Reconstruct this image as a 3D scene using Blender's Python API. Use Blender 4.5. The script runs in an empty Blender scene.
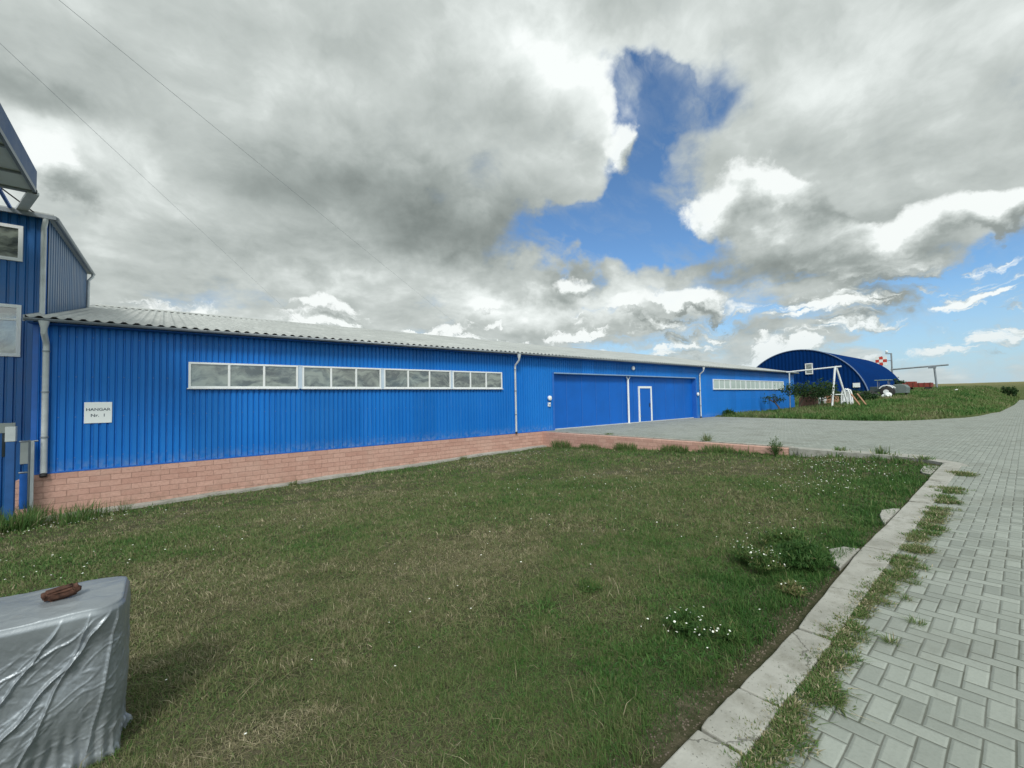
import bpy, bmesh, math, random
import numpy as np
from mathutils import Vector, Matrix
R = math.radians
SC = bpy.context.scene
COL = SC.collection
rng = np.random.default_rng(7)
random.seed(7)

# ------------------------------------------------------------------ camera
cd = bpy.data.cameras.new('camera'); cam = bpy.data.objects.new('camera', cd); COL.objects.link(cam)
cd.sensor_fit = 'HORIZONTAL'; cd.sensor_width = 36.0; cd.lens = 36.0 * 424.07 / 1024.0
cd.clip_start = 0.05; cd.clip_end = 8000
YAW, PIT, ROL = 0.88176751, 0.03675138, -0.01916489
F_ = Vector((math.cos(YAW)*math.cos(PIT), math.sin(YAW)*math.cos(PIT), math.sin(PIT)))
R_ = Vector((math.sin(YAW), -math.cos(YAW), 0)); U_ = R_.cross(F_)
R2 = R_*math.cos(ROL) + U_*math.sin(ROL); U2 = -R_*math.sin(ROL) + U_*math.cos(ROL)
M_ = Matrix((R2, U2, -F_)).transposed().to_4x4(); M_.translation = Vector((0, 0, 1.6))
cam.matrix_world = M_
SC.camera = cam

# ------------------------------------------------------------------ sun, view
SUN_EL, SUN_AZ = R(44), R(231)            # azimuth of the direction TOWARDS the sun, from +X
sd = bpy.data.lights.new('sun', 'SUN'); sun = bpy.data.objects.new('sun', sd); COL.objects.link(sun)
sd.energy = 2.2; sd.angle = R(12); sd.color = (1.0, 0.96, 0.9)
sv = Vector((math.cos(SUN_AZ)*math.cos(SUN_EL), math.sin(SUN_AZ)*math.cos(SUN_EL), math.sin(SUN_EL)))
sun.rotation_euler = sv.to_track_quat('Z', 'Y').to_euler()
SC.view_settings.view_transform = 'Standard'; SC.view_settings.look = 'None'
SC.view_settings.exposure = 0.12; SC.view_settings.gamma = 1.0; SC.view_settings.use_curve_mapping = False

# ------------------------------------------------------------------ node helper
class NT:
    def __init__(s, nt): s.nt = nt; s.n = nt.nodes; s.l = nt.links
    def lk(s, a, b):
        if isinstance(a, (int, float)):
            b.default_value = a
        elif isinstance(a, (tuple, list)):
            b.default_value = a if len(a) == len(b.default_value) else tuple(a) + (1.0,)
        else: s.l.new(a, b)
    def m(s, op, a, b=None, c=None, clamp=False):
        n = s.n.new('ShaderNodeMath'); n.operation = op; n.use_clamp = clamp
        s.lk(a, n.inputs[0])
        if b is not None: s.lk(b, n.inputs[1])
        if c is not None: s.lk(c, n.inputs[2])
        return n.outputs[0]
    def v(s, op, a, b=None, c=None):
        n = s.n.new('ShaderNodeVectorMath'); n.operation = op
        s.lk(a, n.inputs[0])
        if op == 'SCALE': s.lk(b, n.inputs['Scale'])
        elif b is not None: s.lk(b, n.inputs[1])
        if c is not None: s.lk(c, n.inputs[2])
        return n.outputs['Value'] if op in ('DOT_PRODUCT', 'LENGTH', 'DISTANCE') else n.outputs['Vector']
    def noise(s, vec, scale, detail=4, rough=.5, dist=0, out='Fac'):
        n = s.n.new('ShaderNodeTexNoise'); n.inputs['Scale'].default_value = scale
        n.inputs['Detail'].default_value = detail; n.inputs['Roughness'].default_value = rough
        n.inputs['Distortion'].default_value = dist
        if vec is not None: s.l.new(vec, n.inputs['Vector'])
        return n.outputs[out]
    def ramp(s, fac, stops, interp='LINEAR'):
        n = s.n.new('ShaderNodeValToRGB'); e = n.color_ramp.elements; n.color_ramp.interpolation = interp
        while len(e) > 1: e.remove(e[-1])
        e[0].position = stops[0][0]; e[0].color = tuple(stops[0][1]) + (1,)
        for p, c in stops[1:]:
            k = e.new(p); k.color = tuple(c) + (1,)
        s.lk(fac, n.inputs[0]); return n.outputs[0]
    def mix(s, fac, a, b, mode='MIX'):
        n = s.n.new('ShaderNodeMix'); n.data_type = 'RGBA'; n.blend_type = mode
        s.lk(fac, n.inputs[0]); s.lk(a, n.inputs[6]); s.lk(b, n.inputs[7]); return n.outputs[2]
    def mr(s, x, a, b, c=0., d=1., kind='LINEAR'):
        n = s.n.new('ShaderNodeMapRange'); n.interpolation_type = kind
        s.lk(x, n.inputs[0])
        for i, k in enumerate((a, b, c, d)): s.lk(k, n.inputs[i+1])
        return n.outputs[0]
    def sep(s, vec):
        n = s.n.new('ShaderNodeSeparateXYZ'); s.l.new(vec, n.inputs[0]); return n.outputs
    def comb(s, x, y, z):
        n = s.n.new('ShaderNodeCombineXYZ')
        for i, k in enumerate((x, y, z)): s.lk(k, n.inputs[i])
        return n.outputs[0]
    def bump(s, h, strength=.5, dist=.01, normal=None):
        n = s.n.new('ShaderNodeBump'); n.inputs['Strength'].default_value = strength
        n.inputs['Distance'].default_value = dist; s.l.new(h, n.inputs['Height'])
        if normal: s.l.new(normal, n.inputs['Normal'])
        return n.outputs[0]

# ------------------------------------------------------------------ sky: Nishita air behind procedural clouds
# (azimuth, elevation, radii, turn, weight) of gaps in the cloud cover and of bright and dark cloud masses
COVER = [(0.522, 0.599, 0.091, 0.065, 1.01, -0.95), (0.566, 0.478, 0.108, 0.062, 1.925, -1.05), (0.687, 0.355, 0.182, 0.063, 3.076, -1.2), (0.538, 0.293, 0.126, 0.042, 3.098, -0.8), (0.62, 0.438, 0.068, 0.057, -2.811, -0.4), (0.584, 0.685, 0.051, 0.034, -2.792, -0.4), (0.435, 0.557, 0.107, 0.087, 2.097, -0.55), (0.493, 0.382, 0.081, 0.071, 1.016, -0.5), (0.019, 0.187, 0.105, 0.04, 3.072, -1.0), (0.099, 0.133, 0.131, 0.033, 3.106, -0.6), (0.039, 0.087, 0.137, 0.062, -2.994, -0.5), (0.462, 0.11, 0.119, 0.026, -3.07, -0.15)]
LIGHT = [(0.748, 0.747, 0.792, 0.067, -3.063, 0.1), (0.365, 0.615, 0.229, 0.07, -2.842, 0.08), (0.659, 0.636, 0.186, 0.109, -2.936, 0.26), (0.599, 0.537, 0.079, 0.059, 1.823, 0.2), (0.895, 0.711, 0.219, 0.086, -3.141, 0.16), (1.254, 0.606, 0.128, 0.046, 2.949, 0.08), (1.721, 0.373, 0.099, 0.068, 2.399, 0.24), (1.644, 0.298, 0.121, 0.09, 2.573, 0.08), (0.146, 0.511, 0.245, 0.116, -3.025, 0.12), (0.954, 0.222, 0.142, 0.041, -3.14, 0.22), (0.65, 0.211, 0.248, 0.036, -3.073, 0.22), (1.346, 0.237, 0.172, 0.028, 3.046, 0.12), (1.225, 0.16, 0.421, 0.031, 3.105, 0.06), (1.091, 0.411, 0.341, 0.097, -3.089, -0.33), (0.975, 0.364, 0.19, 0.063, 3.124, -0.16), (1.401, 0.42, 0.197, 0.065, 3.097, -0.08), (1.749, 0.47, 0.078, 0.04, 3.058, -0.26), (1.591, 0.233, 0.181, 0.034, 2.969, -0.08), (1.246, 0.304, 0.251, 0.041, 3.05, -0.1), (1.437, 0.589, 0.291, 0.085, 2.853, 0.06), (0.344, 0.254, 0.196, 0.046, -2.969, -0.32), (0.188, 0.189, 0.157, 0.035, -2.958, -0.22), (0.736, 0.261, 0.093, 0.027, -3.084, -0.24), (0.152, 0.379, 0.099, 0.027, -2.8, -0.06), (0.449, 0.475, 0.107, 0.078, 1.409, -0.08), (0.314, 0.128, 0.254, 0.02, -3.038, -0.08), (0.766, 0.165, 0.281, 0.016, -3.104, -0.08), (0.184, 0.281, 0.173, 0.05, -2.881, -0.14)]
CUMULUS = [(0.356, 0.42, 0.115, 0.061, -2.833, 0.75), (0.272, 0.355, 0.085, 0.06, -2.676, 0.6), (0.443, 0.368, 0.057, 0.048, -2.599, 0.6), (0.308, 0.3, 0.138, 0.047, -2.918, 0.6), (0.075, 0.294, 0.091, 0.044, -2.753, 0.7), (0.001, 0.26, 0.053, 0.034, -2.589, 0.6), (0.157, 0.274, 0.083, 0.039, -2.832, 0.5), (0.186, 0.235, 0.129, 0.038, -2.916, 0.45), (0.735, 0.263, 0.075, 0.035, -3.078, 0.65), (0.616, 0.206, 0.075, 0.024, -3.063, 0.5), (0.478, 0.213, 0.069, 0.025, -3.022, 0.6), (0.383, 0.18, 0.074, 0.024, -3.015, 0.5), (0.954, 0.226, 0.071, 0.023, -3.14, 0.5), (1.721, 0.373, 0.076, 0.052, 2.417, 0.62), (1.669, 0.338, 0.069, 0.053, 2.244, 0.5), (0.599, 0.537, 0.058, 0.045, 1.821, 0.5), (0.664, 0.5, 0.093, 0.082, -2.922, 0.4), (1.297, 0.21, 0.06, 0.017, 3.066, 0.5)]

w = bpy.data.worlds.new('World'); SC.world = w; w.use_nodes = True
t = NT(w.node_tree); t.n.clear()
tc = t.n.new('ShaderNodeTexCoord'); D = tc.outputs['Generated']
sk = t.n.new('ShaderNodeTexSky'); sk.sky_type = 'NISHITA'; sk.sun_disc = False
sk.sun_elevation = SUN_EL; sk.sun_rotation = R(90) - SUN_AZ
sk.air_density = 1.0; sk.dust_density = 0.3; sk.ozone_density = 3.0
sx, sy, sz = t.sep(D)
az = t.m('ARCTAN2', sy, sx); el = t.m('ARCSINE', sz)
C = t.comb(az, el, 0.)
wa = t.v('SCALE', t.v('SUBTRACT', t.noise(D, 3.5, 5, .55, out='Color'), (.5, .5, .5)), .30)
wb = t.v('SCALE', t.v('SUBTRACT', t.noise(D, 11., 5, .6, out='Color'), (.5, .5, .5)), .10)
Cw = t.v('ADD', t.v('ADD', C, wa), wb)
def blobs(tab, start, soft0=0.15, vec=None):
    acc = start; vec = vec or Cw
    for (a, e, rx, ry, ang, wt) in tab:
        mp = t.n.new('ShaderNodeMapping'); mp.vector_type = 'TEXTURE'
        # (each blob waits for the sum so far: keeps the shader's working memory small)
        vv = vec if isinstance(acc, float) else t.v('MULTIPLY_ADD', acc, (1e-7, 1e-7, 0.), vec)
        t.l.new(vv, mp.inputs['Vector'])
        mp.inputs['Location'].default_value = (a, e, 0)
        mp.inputs['Rotation'].default_value = (0, 0, ang)
        mp.inputs['Scale'].default_value = (rx*1.25, ry*1.25, 1e3)
        ln = t.v('LENGTH', mp.outputs[0])
        f = t.mr(ln, soft0, 1.25, wt, 0., 'SMOOTHSTEP')
        acc = t.m('ADD', acc, f)
    return acc
# cloud-deck coordinates: features shrink towards the horizon as on a real cloud layer
den = t.m('ADD', t.m('MAXIMUM', sz, 0.), .30)
Q = t.v('DIVIDE', D, t.comb(den, den, den))
Q = t.v('ADD', Q, t.v('SCALE', wa, .8))
nA = t.noise(Q, 2.1, 12, .56)
Qs = t.v('ADD', Q, (-.035, -.035, .06))
nB = t.noise(Qs, 2.1, 6, .5)
nF = t.noise(Q, 8.0, 8, .6)
nG = t.noise(Qs, 8.0, 4, .55)
wc = t.v('SCALE', t.v('SUBTRACT', t.noise(D, 7., 6, .6, out='Color'), (.5, .5, .5)), .15)
C2 = t.v('ADD', C, wc)
cov = blobs(COVER, .80)
cov = t.m('ADD', cov, t.m('MULTIPLY', t.m('SUBTRACT', nA, .5), .9))
cov = t.m('ADD', cov, t.m('MULTIPLY', t.m('SUBTRACT', nF, .5), .45))
# the deck thins out in long streaks low in the sky
lowk = t.m('MULTIPLY', t.mr(sz, .34, .16, 0., 1., 'SMOOTHSTEP'), t.mr(az, 1.1, .3, .35, 1.))
nS = t.noise(t.v('MULTIPLY', C2, (3.2, 14., 1.)), 1., 6, .55)
cov = t.m('SUBTRACT', cov, t.m('MULTIPLY', lowk, t.mr(nS, .42, .62, 0., .55)))
alpha = t.mr(cov, .18, .68, 0., 1., 'SMOOTHSTEP')
lit = blobs(LIGHT, .695, 0.0)
lit = t.m('ADD', lit, t.m('MULTIPLY', t.m('SUBTRACT', nA, .5), .12))
lit = t.m('ADD', lit, t.m('MULTIPLY', t.m('SUBTRACT', nA, nB), .62))
lit = t.m('ADD', lit, t.m('MULTIPLY', t.m('SUBTRACT', nF, nG), .22))
lit = t.m('ADD', lit, t.m('MULTIPLY', t.m('SUBTRACT', nF, .5), .10))
RAMP = [(0., (.15, .175, .17)), (.25, (.205, .235, .225)), (.5, (.34, .38, .365)), (.75, (.53, .575, .555)), (.95, (.78, .83, .81)), (1., (.88, .92, .905))]
ccol = t.ramp(lit, RAMP)
# nearer heaps of cumulus: crisp lit tops, grey undersides
def heap_field(vec, el_):
    f = blobs(CUMULUS, -.42, 0., vec)
    band = t.m('MULTIPLY', t.mr(el_, .02, .07, 0., 1., 'SMOOTHSTEP'), t.mr(el_, .27, .15, 0., 1., 'SMOOTHSTEP'))
    nb = t.noise(t.v('MULTIPLY', vec, (6.5, 19., 1.)), 1., 7, .58)
    return t.m('ADD', f, t.m('MULTIPLY', band, t.mr(nb, .36, .66, 0., .85)))
f2 = heap_field(C2, el)
f2s = heap_field(t.v('ADD', C2, (.02, .030, 0.)), t.m('ADD', el, .030))
pf = t.m('MULTIPLY', t.m('SUBTRACT', t.noise(D, 16., 8, .62), .5), .5)
al2 = t.mr(t.m('ADD', f2, pf), -.06, .16, 0., 1., 'SMOOTHSTEP')
li2 = t.m('ADD', .70, t.m('MULTIPLY', t.m('SUBTRACT', f2, f2s), 1.5))
li2 = t.m('ADD', li2, t.m('MULTIPLY', t.m('SUBTRACT', nF, nG), .6))
li2 = t.m('ADD', li2, t.m('MULTIPLY', pf, .5))
li2 = t.m('MAXIMUM', li2, .36)
skyc = t.mix(1., t.v('SCALE', sk.outputs[0], .10), (.9, 1.15, 1.3), 'MULTIPLY')
# bright pale air low over the fields
hz = t.mr(sz, .0, .16, .55, 0., 'SMOOTHSTEP')
cc = t.mix(hz, ccol, (.50, .60, .64))
skyc = t.mix(t.mr(sz, -.02, .20, .95, 0.), skyc, (.40, .54, .66))
wis = t.m('MULTIPLY', t.mr(t.noise(t.v('MULTIPLY', Q, (1., 2.2, 1.)), 4.5, 8, .62), .46, .74, 0., .6), t.mr(cov, -.35, .2, .25, 1.))
alpha = t.m('MAXIMUM', alpha, wis)
final = t.mix(alpha, skyc, cc)
c2 = t.mix(hz, t.ramp(li2, RAMP), (.50, .60, .64))
final = t.mix(t.m('MULTIPLY', al2, .95), final, c2)
# extra sky glow added round the sun, out of view, to brighten the scene
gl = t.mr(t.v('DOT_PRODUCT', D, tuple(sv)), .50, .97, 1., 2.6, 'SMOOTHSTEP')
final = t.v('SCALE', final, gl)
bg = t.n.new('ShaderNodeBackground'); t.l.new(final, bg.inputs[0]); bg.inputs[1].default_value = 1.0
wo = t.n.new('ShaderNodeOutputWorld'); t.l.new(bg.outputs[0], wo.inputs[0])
w.cycles.sampling_method = 'MANUAL'; w.cycles.sample_map_resolution = 512

# ------------------------------------------------------------------ materials
def mat(name, col=(.5, .5, .5), rough=.6, metal=0., spec=.5, fn=None):
    m = bpy.data.materials.new(name); m.use_nodes = True
    k = NT(m.node_tree); p = k.n['Principled BSDF']
    p.inputs['Base Color'].default_value = tuple(col) + (1,); p.inputs['Roughness'].default_value = rough
    p.inputs['Metallic'].default_value = metal; p.inputs['Specular IOR Level'].default_value = spec
    k.p = p; k.tc = k.n.new('ShaderNodeTexCoord').outputs['Object']
    if fn: fn(k)
    return m
def weathered(name, col, rough=.5, var=.25, scale=3., bump=.1, metal=0., spec=.5, bscale=40.):
    def fn(k):
        a = k.noise(k.tc, scale, 6, .6)
        f = k.mr(a, .25, .75, 1-var, 1+var)
        c = k.v('SCALE', tuple(col), f)
        k.l.new(c, k.p.inputs['Base Color'])
        k.l.new(k.mr(a, .3, .7, rough-.08, rough+.1), k.p.inputs['Roughness'])
        k.l.new(k.bump(k.noise(k.tc, bscale, 4, .6), bump, .01), k.p.inputs['Normal'])
    return mat(name, col, rough, metal, spec, fn)

def fn_blue(k):
    x, y, z = k.sep(k.tc)
    # every cladding sheet about 1 m wide has a slightly different tone; chalking, drip streaks, dust at the foot
    sheet = k.n.new('ShaderNodeTexWhiteNoise'); sheet.noise_dimensions = '2D'
    k.l.new(k.comb(k.m('FLOOR', x), k.m('FLOOR', k.m('MULTIPLY', y, .9)), 0.), sheet.inputs['Vector'])
    big = k.noise(k.tc, .5, 5, .6)
    st = k.noise(k.v('MULTIPLY', k.tc, (9., 9., .55)), 1., 6, .65)
    base = k.mix(k.mr(big, .3, .7), (.003, .140, .51), (.005, .165, .555))
    base = k.v('SCALE', base, k.mr(sheet.outputs[0], 0., 1., .88, 1.09))
    base = k.mix(k.mr(st, .58, .80, 0., .30), base, (.10, .25, .58))
    lap = k.m('COMPARE', k.m('FRACT', k.m('DIVIDE', x, 1.05)), .01, .007)
    base = k.mix(k.m('MULTIPLY', lap, .55), base, (.002, .05, .22))
    zr = k.m('PINGPONG', k.m('SUBTRACT', z, .35), .51)
    scr = k.m('MULTIPLY', k.m('LESS_THAN', zr, .012), k.m('COMPARE', k.m('FRACT', k.m('DIVIDE', x, .3)), .4, .05))
    base = k.mix(k.m('MULTIPLY', scr, .6), base, (.16, .24, .40))
    foot = k.m('MULTIPLY', k.mr(z, .35, 0., 0., .55), k.mr(k.noise(k.tc, 7., 5, .65), .4, .65))
    base = k.mix(foot, base, (.22, .30, .45))
    sp = k.mr(k.noise(k.tc, 26., 3, .5), .72, .76, 0., .5)
    base = k.mix(sp, base, (.25, .33, .5))
    k.l.new(base, k.p.inputs['Base Color'])
    k.l.new(k.mr(big, .3, .7, .42, .6), k.p.inputs['Roughness'])
    k.l.new(k.bump(k.noise(k.v('MULTIPLY', k.tc, (3., 3., 1.)), 2., 3, .5), .25, .02), k.p.inputs['Normal'])
BLUE = mat('blue_cladding', rough=.5, spec=.35, fn=fn_blue)
BLUE_FLAT = weathered('blue_door_panel', (.003, .108, .46), .5, .12, .8, .08, spec=.3, bscale=3.)
BLUE_TRIM = weathered('blue_trim', (.015, .12, .46), .45, .15, 4., .05)
BLUE_DARK = weathered('tower_blue', (.004, .105, .33), .40, .18, 1.2, .1, spec=.6, bscale=6.)
NAVY = weathered('arch_hangar_blue', (.002, .024, .115), .85, .15, .4, .1, spec=.03, bscale=3.)
def fn_roof(k):
    x, y, z = k.sep(k.tc)
    s_ = k.n.new('ShaderNodeTexWhiteNoise'); s_.noise_dimensions = '2D'
    k.l.new(k.comb(k.m('FLOOR', k.m('MULTIPLY', x, 1.0)), k.m('FLOOR', k.m('MULTIPLY', y, .3)), 0.), s_.inputs['Vector'])
    n = k.noise(k.tc, 1.2, 7, .65)
    c = k.ramp(n, [(.3, (.32, .34, .335)), (.55, (.41, .43, .42)), (.75, (.47, .49, .48))])
    c = k.v('SCALE', c, k.mr(s_.outputs[0], 0., 1., .92, 1.06))
    st = k.noise(k.v('MULTIPLY', k.tc, (12., .5, 1.)), 1., 5, .6)
    c = k.mix(k.mr(st, .5, .75, 0., .35), c, (.18, .19, .18))
    k.l.new(c, k.p.inputs['Base Color'])
ROOF = mat('grey_roof_sheet', rough=.5, metal=.1, spec=.4, fn=fn_roof)
WHITE = weathered('white_pvc', (.74, .77, .78), .35, .07, 4., .03)
GALV = weathered('galvanised_steel', (.56, .60, .62), .42, .14, 5., .05, metal=.15)
GUTTER = weathered('grey_gutter', (.24, .27, .30), .4, .2, 3., .05, metal=.3)
DARK = weathered('dark_rubber', (.02, .02, .022), .7, .2, 6.)
RUST = weathered('rusty_steel', (.16, .055, .035), .8, .4, 4., .4)
WOODY = weathered('weathered_wood', (.30, .17, .10), .8, .3, 6., .3)
BARK = weathered('bark', (.07, .055, .04), .9, .3, 8., .5)
def fn_glass(k):
    n = k.noise(k.tc, .9, 2, .5)
    k.l.new(k.bump(n, .12, .05), k.p.inputs['Normal'])
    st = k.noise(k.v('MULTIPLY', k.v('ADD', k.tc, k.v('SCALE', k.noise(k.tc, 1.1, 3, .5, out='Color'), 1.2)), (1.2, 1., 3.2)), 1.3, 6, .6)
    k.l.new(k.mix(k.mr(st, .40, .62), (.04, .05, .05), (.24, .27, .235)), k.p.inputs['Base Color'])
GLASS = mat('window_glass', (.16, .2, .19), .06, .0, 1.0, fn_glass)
GLASS.node_tree.nodes['Principled BSDF'].inputs['IOR'].default_value = 1.9
GLASS_DARK = mat('dark_glass', (.03, .045, .055), .05, 0., .8)
CONC = None
def fn_conc(k):
    n = k.noise(k.tc, 1.3, 8, .65); f = k.noise(k.tc, 45., 4, .6)
    c = k.ramp(n, [(.3, (.25, .25, .225)), (.5, (.335, .335, .305)), (.7, (.39, .39, .36))])
    spot = k.mr(k.noise(k.tc, 60., 2, .5), .66, .70, 0., .75)
    c = k.mix(spot, c, (.12, .12, .10))
    c = k.mix(k.mr(k.noise(k.tc, 5., 6, .7), .48, .70, 0., .65), c, (.17, .165, .135))
    vo = k.n.new('ShaderNodeTexVoronoi'); vo.feature = 'DISTANCE_TO_EDGE'; vo.inputs['Scale'].default_value = .55
    k.l.new(k.v('ADD', k.tc, k.v('SCALE', k.noise(k.tc, 3., 5, .6, out='Color'), .5)), vo.inputs['Vector'])
    cr = k.mr(vo.outputs['Distance'], .0, .006, .8, 0.)
    c = k.mix(cr, c, (.09, .09, .075))
    k.l.new(c, k.p.inputs['Base Color'])
    h = k.m('SUBTRACT', k.m('ADD', f, k.m('MULTIPLY', spot, -.6)), cr)
    k.l.new(k.bump(h, .5, .006), k.p.inputs['Normal'])
CONC = mat('old_concrete', rough=.85, spec=.2, fn=fn_conc)

def fn_paver(k):
    W = .1
    x, y, z = k.sep(k.tc)
    wob = k.noise(k.tc, 1.2, 2, .5, out='Color')
    wx, wy, wz = k.sep(wob)
    x = k.m('ADD', x, k.m('MULTIPLY', k.m('SUBTRACT', wx, .5), .02)); y = k.m('ADD', y, k.m('MULTIPLY', k.m('SUBTRACT', wy, .5), .02))
    gx = k.m('DIVIDE', x, W*1.01); gy = k.m('DIVIDE', y, W*.975)
    i = k.m('FLOOR', gx); j = k.m('FLOOR', gy)
    fx = k.m('SUBTRACT', gx, i); fy = k.m('SUBTRACT', gy, j)
    kk = k.m('FLOORED_MODULO', k.m('ADD', i, j), 4.)
    def eq(v): return k.m('COMPARE', kk, v, .4)
    e0, e1, e2, e3 = eq(0.), eq(1.), eq(2.), eq(3.)
    # cells with k 0,1 make a paver lying along X, 2,3 one lying along Y
    dl = k.m('ADD', fx, k.m('MULTIPLY', e1, 9.)); dr = k.m('ADD', k.m('SUBTRACT', 1., fx), k.m('MULTIPLY', e0, 9.))
    db = k.m('ADD', fy, k.m('MULTIPLY', e3, 9.)); dt = k.m('ADD', k.m('SUBTRACT', 1., fy), k.m('MULTIPLY', e2, 9.))
    d = k.m('MINIMUM', k.m('MINIMUM', dl, dr), k.m('MINIMUM', db, dt))
    ii = k.m('SUBTRACT', i, e1); jj = k.m('SUBTRACT', j, e3)
    wn = k.n.new('ShaderNodeTexWhiteNoise'); wn.noise_dimensions = '3D'
    k.l.new(k.comb(ii, jj, k.m('GREATER_THAN', kk, 1.5)), wn.inputs['Vector'])
    rnd = wn.outputs[0]
    big = k.noise(k.tc, .35, 6, .6); mid = k.noise(k.tc, 2.5, 6, .65); fine = k.noise(k.tc, 55., 5, .65)
    c = k.ramp(k.m('ADD', k.m('MULTIPLY', rnd, .55), k.m('MULTIPLY', mid, .45)), [(.1, (.20, .222, .200)), (.5, (.262, .288, .260)), (.9, (.312, .340, .308))])
    c = k.mix(k.mr(big, .35, .65, 0., .35), c, (.29, .31, .285))
    c = k.mix(k.mr(fine, .45, .75, 0., .35), c, (.17, .19, .17))
    c = k.mix(k.mr(k.noise(k.tc, 4., 6, .7), .60, .78, 0., .5), c, (.19, .20, .175))
    c = k.mix(k.m('MULTIPLY', k.m('MULTIPLY', k.mr(y, 3., 9.), k.mr(x, 14.9, 17.)), k.mr(big, .3, .7, .25, .6)), c, (.34, .355, .335))
    c = k.mix(k.m('MULTIPLY', k.mr(k.noise(k.tc, .9, 7, .7), .50, .68, 0., .55), 1.), c, (.155, .160, .135))
    rn2 = k.m('FRACT', k.m('MULTIPLY', rnd, 17.3))
    c = k.v('SCALE', c, k.mr(rn2, 0., 1., .93, 1.06))
    jw = k.mr(k.noise(k.tc, 6., 3, .6), .3, .7, .008, .030)
    jt = k.mr(d, jw, k.m('ADD', jw, .045), 1., 0., 'SMOOTHSTEP')
    jc = k.mix(k.mr(k.noise(k.tc, 3., 4, .6), .45, .65), (.05, .048, .036), (.04, .045, .025))
    jvis = k.mr(k.noise(k.tc, 1.7, 4, .6), .2, .75, 1., .4)
    c = k.mix(k.m('MULTIPLY', jt, jvis), c, jc)
    k.l.new(c, k.p.inputs['Base Color'])
    edge = k.mr(d, 0., .16, 0., 1., 'SMOOTHSTEP')
    h = k.m('ADD', k.m('ADD', edge, k.m('MULTIPLY', fine, .18)), k.m('MULTIPLY', rnd, .25))
    k.l.new(k.bump(h, .7, .006), k.p.inputs['Normal'])
PAVER = mat('herringbone_pavers', rough=.8, spec=.25, fn=fn_paver)

def brickfn(axis_x):
    def fn(k):
        x, y, z = k.sep(k.tc)
        u = x if axis_x else y
        vec = k.comb(k.m('ADD', u, k.m('MULTIPLY', k.m('SUBTRACT', k.noise(k.tc, 2., 3, .6), .5), .03)), k.m('ADD', z, k.m('MULTIPLY', k.m('SUBTRACT', k.noise(k.tc, 1.5, 3, .6), .5), .03)), 0.)
        b = k.n.new('ShaderNodeTexBrick'); k.l.new(vec, b.inputs['Vector'])
        b.inputs['Scale'].default_value = 1.; b.inputs['Brick Width'].default_value = .40; b.inputs['Row Height'].default_value = .148
        b.inputs['Mortar Size'].default_value = .0055; b.inputs['Mortar Smooth'].default_value = .5
        b.inputs['Color1'].default_value = (.47, .275, .225, 1); b.inputs['Color2'].default_value = (.56, .35, .29, 1)
        b.inputs['Mortar'].default_value = (.33, .205, .17, 1)
        rough = k.noise(k.tc, 14., 7, .7); big = k.noise(k.tc, 1.2, 6, .65)
        c = k.mix(k.mr(rough, .45, .7, 0., .45), b.outputs['Color'], (.30, .17, .13))
        c = k.mix(k.mr(big, .5, .75, 0., .5), c, (.52, .36, .30))
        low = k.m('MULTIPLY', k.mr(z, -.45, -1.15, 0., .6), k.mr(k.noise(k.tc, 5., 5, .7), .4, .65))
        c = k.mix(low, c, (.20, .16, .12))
        k.l.new(c, k.p.inputs['Base Color'])
        h = k.m('ADD', k.m('MULTIPLY', b.outputs['Fac'], -1.), k.m('MULTIPLY', rough, .9))
        k.l.new(k.bump(h, .8, .015), k.p.inputs['Normal'])
    return fn
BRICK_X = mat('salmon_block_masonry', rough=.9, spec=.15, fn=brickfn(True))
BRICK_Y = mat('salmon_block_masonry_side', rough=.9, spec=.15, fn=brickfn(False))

def fn_soil(k):
    a = k.noise(k.tc, .55, 6, .6); b = k.noise(k.tc, 14., 8, .7)
    c = k.ramp(a, [(.3, (.07, .07, .04)), (.5, (.11, .10, .065)), (.68, (.17, .145, .105))])
    c = k.mix(k.mr(b, .35, .7), c, (.04, .05, .022))
    k.l.new(c, k.p.inputs['Base Color'])
    k.l.new(k.bump(b, 1., .04), k.p.inputs['Normal'])
SOIL = mat('lawn_soil', rough=.95, spec=.05, fn=fn_soil)
def fn_field(k):
    a = k.noise(k.tc, .12, 6, .6); b = k.noise(k.tc, 3., 8, .7); f = k.noise(k.v('MULTIPLY', k.tc, (.006, .02, .02)), 1., 5, .6)
    c = k.ramp(a, [(.3, (.060, .085, .032)), (.5, (.10, .125, .050)), (.7, (.16, .16, .075))])
    x, y, z = k.sep(k.tc)
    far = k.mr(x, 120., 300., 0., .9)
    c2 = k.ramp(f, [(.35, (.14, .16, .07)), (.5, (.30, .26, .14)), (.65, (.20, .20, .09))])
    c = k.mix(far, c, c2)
    c = k.mix(k.mr(b, .35, .7, 0., .6), c, (.05, .065, .028))
    k.l.new(c, k.p.inputs['Base Color'])
    k.l.new(k.bump(b, 1., .15), k.p.inputs['Normal'])
FIELD = mat('rough_field', rough=.95, spec=.05, fn=fn_field)
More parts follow.
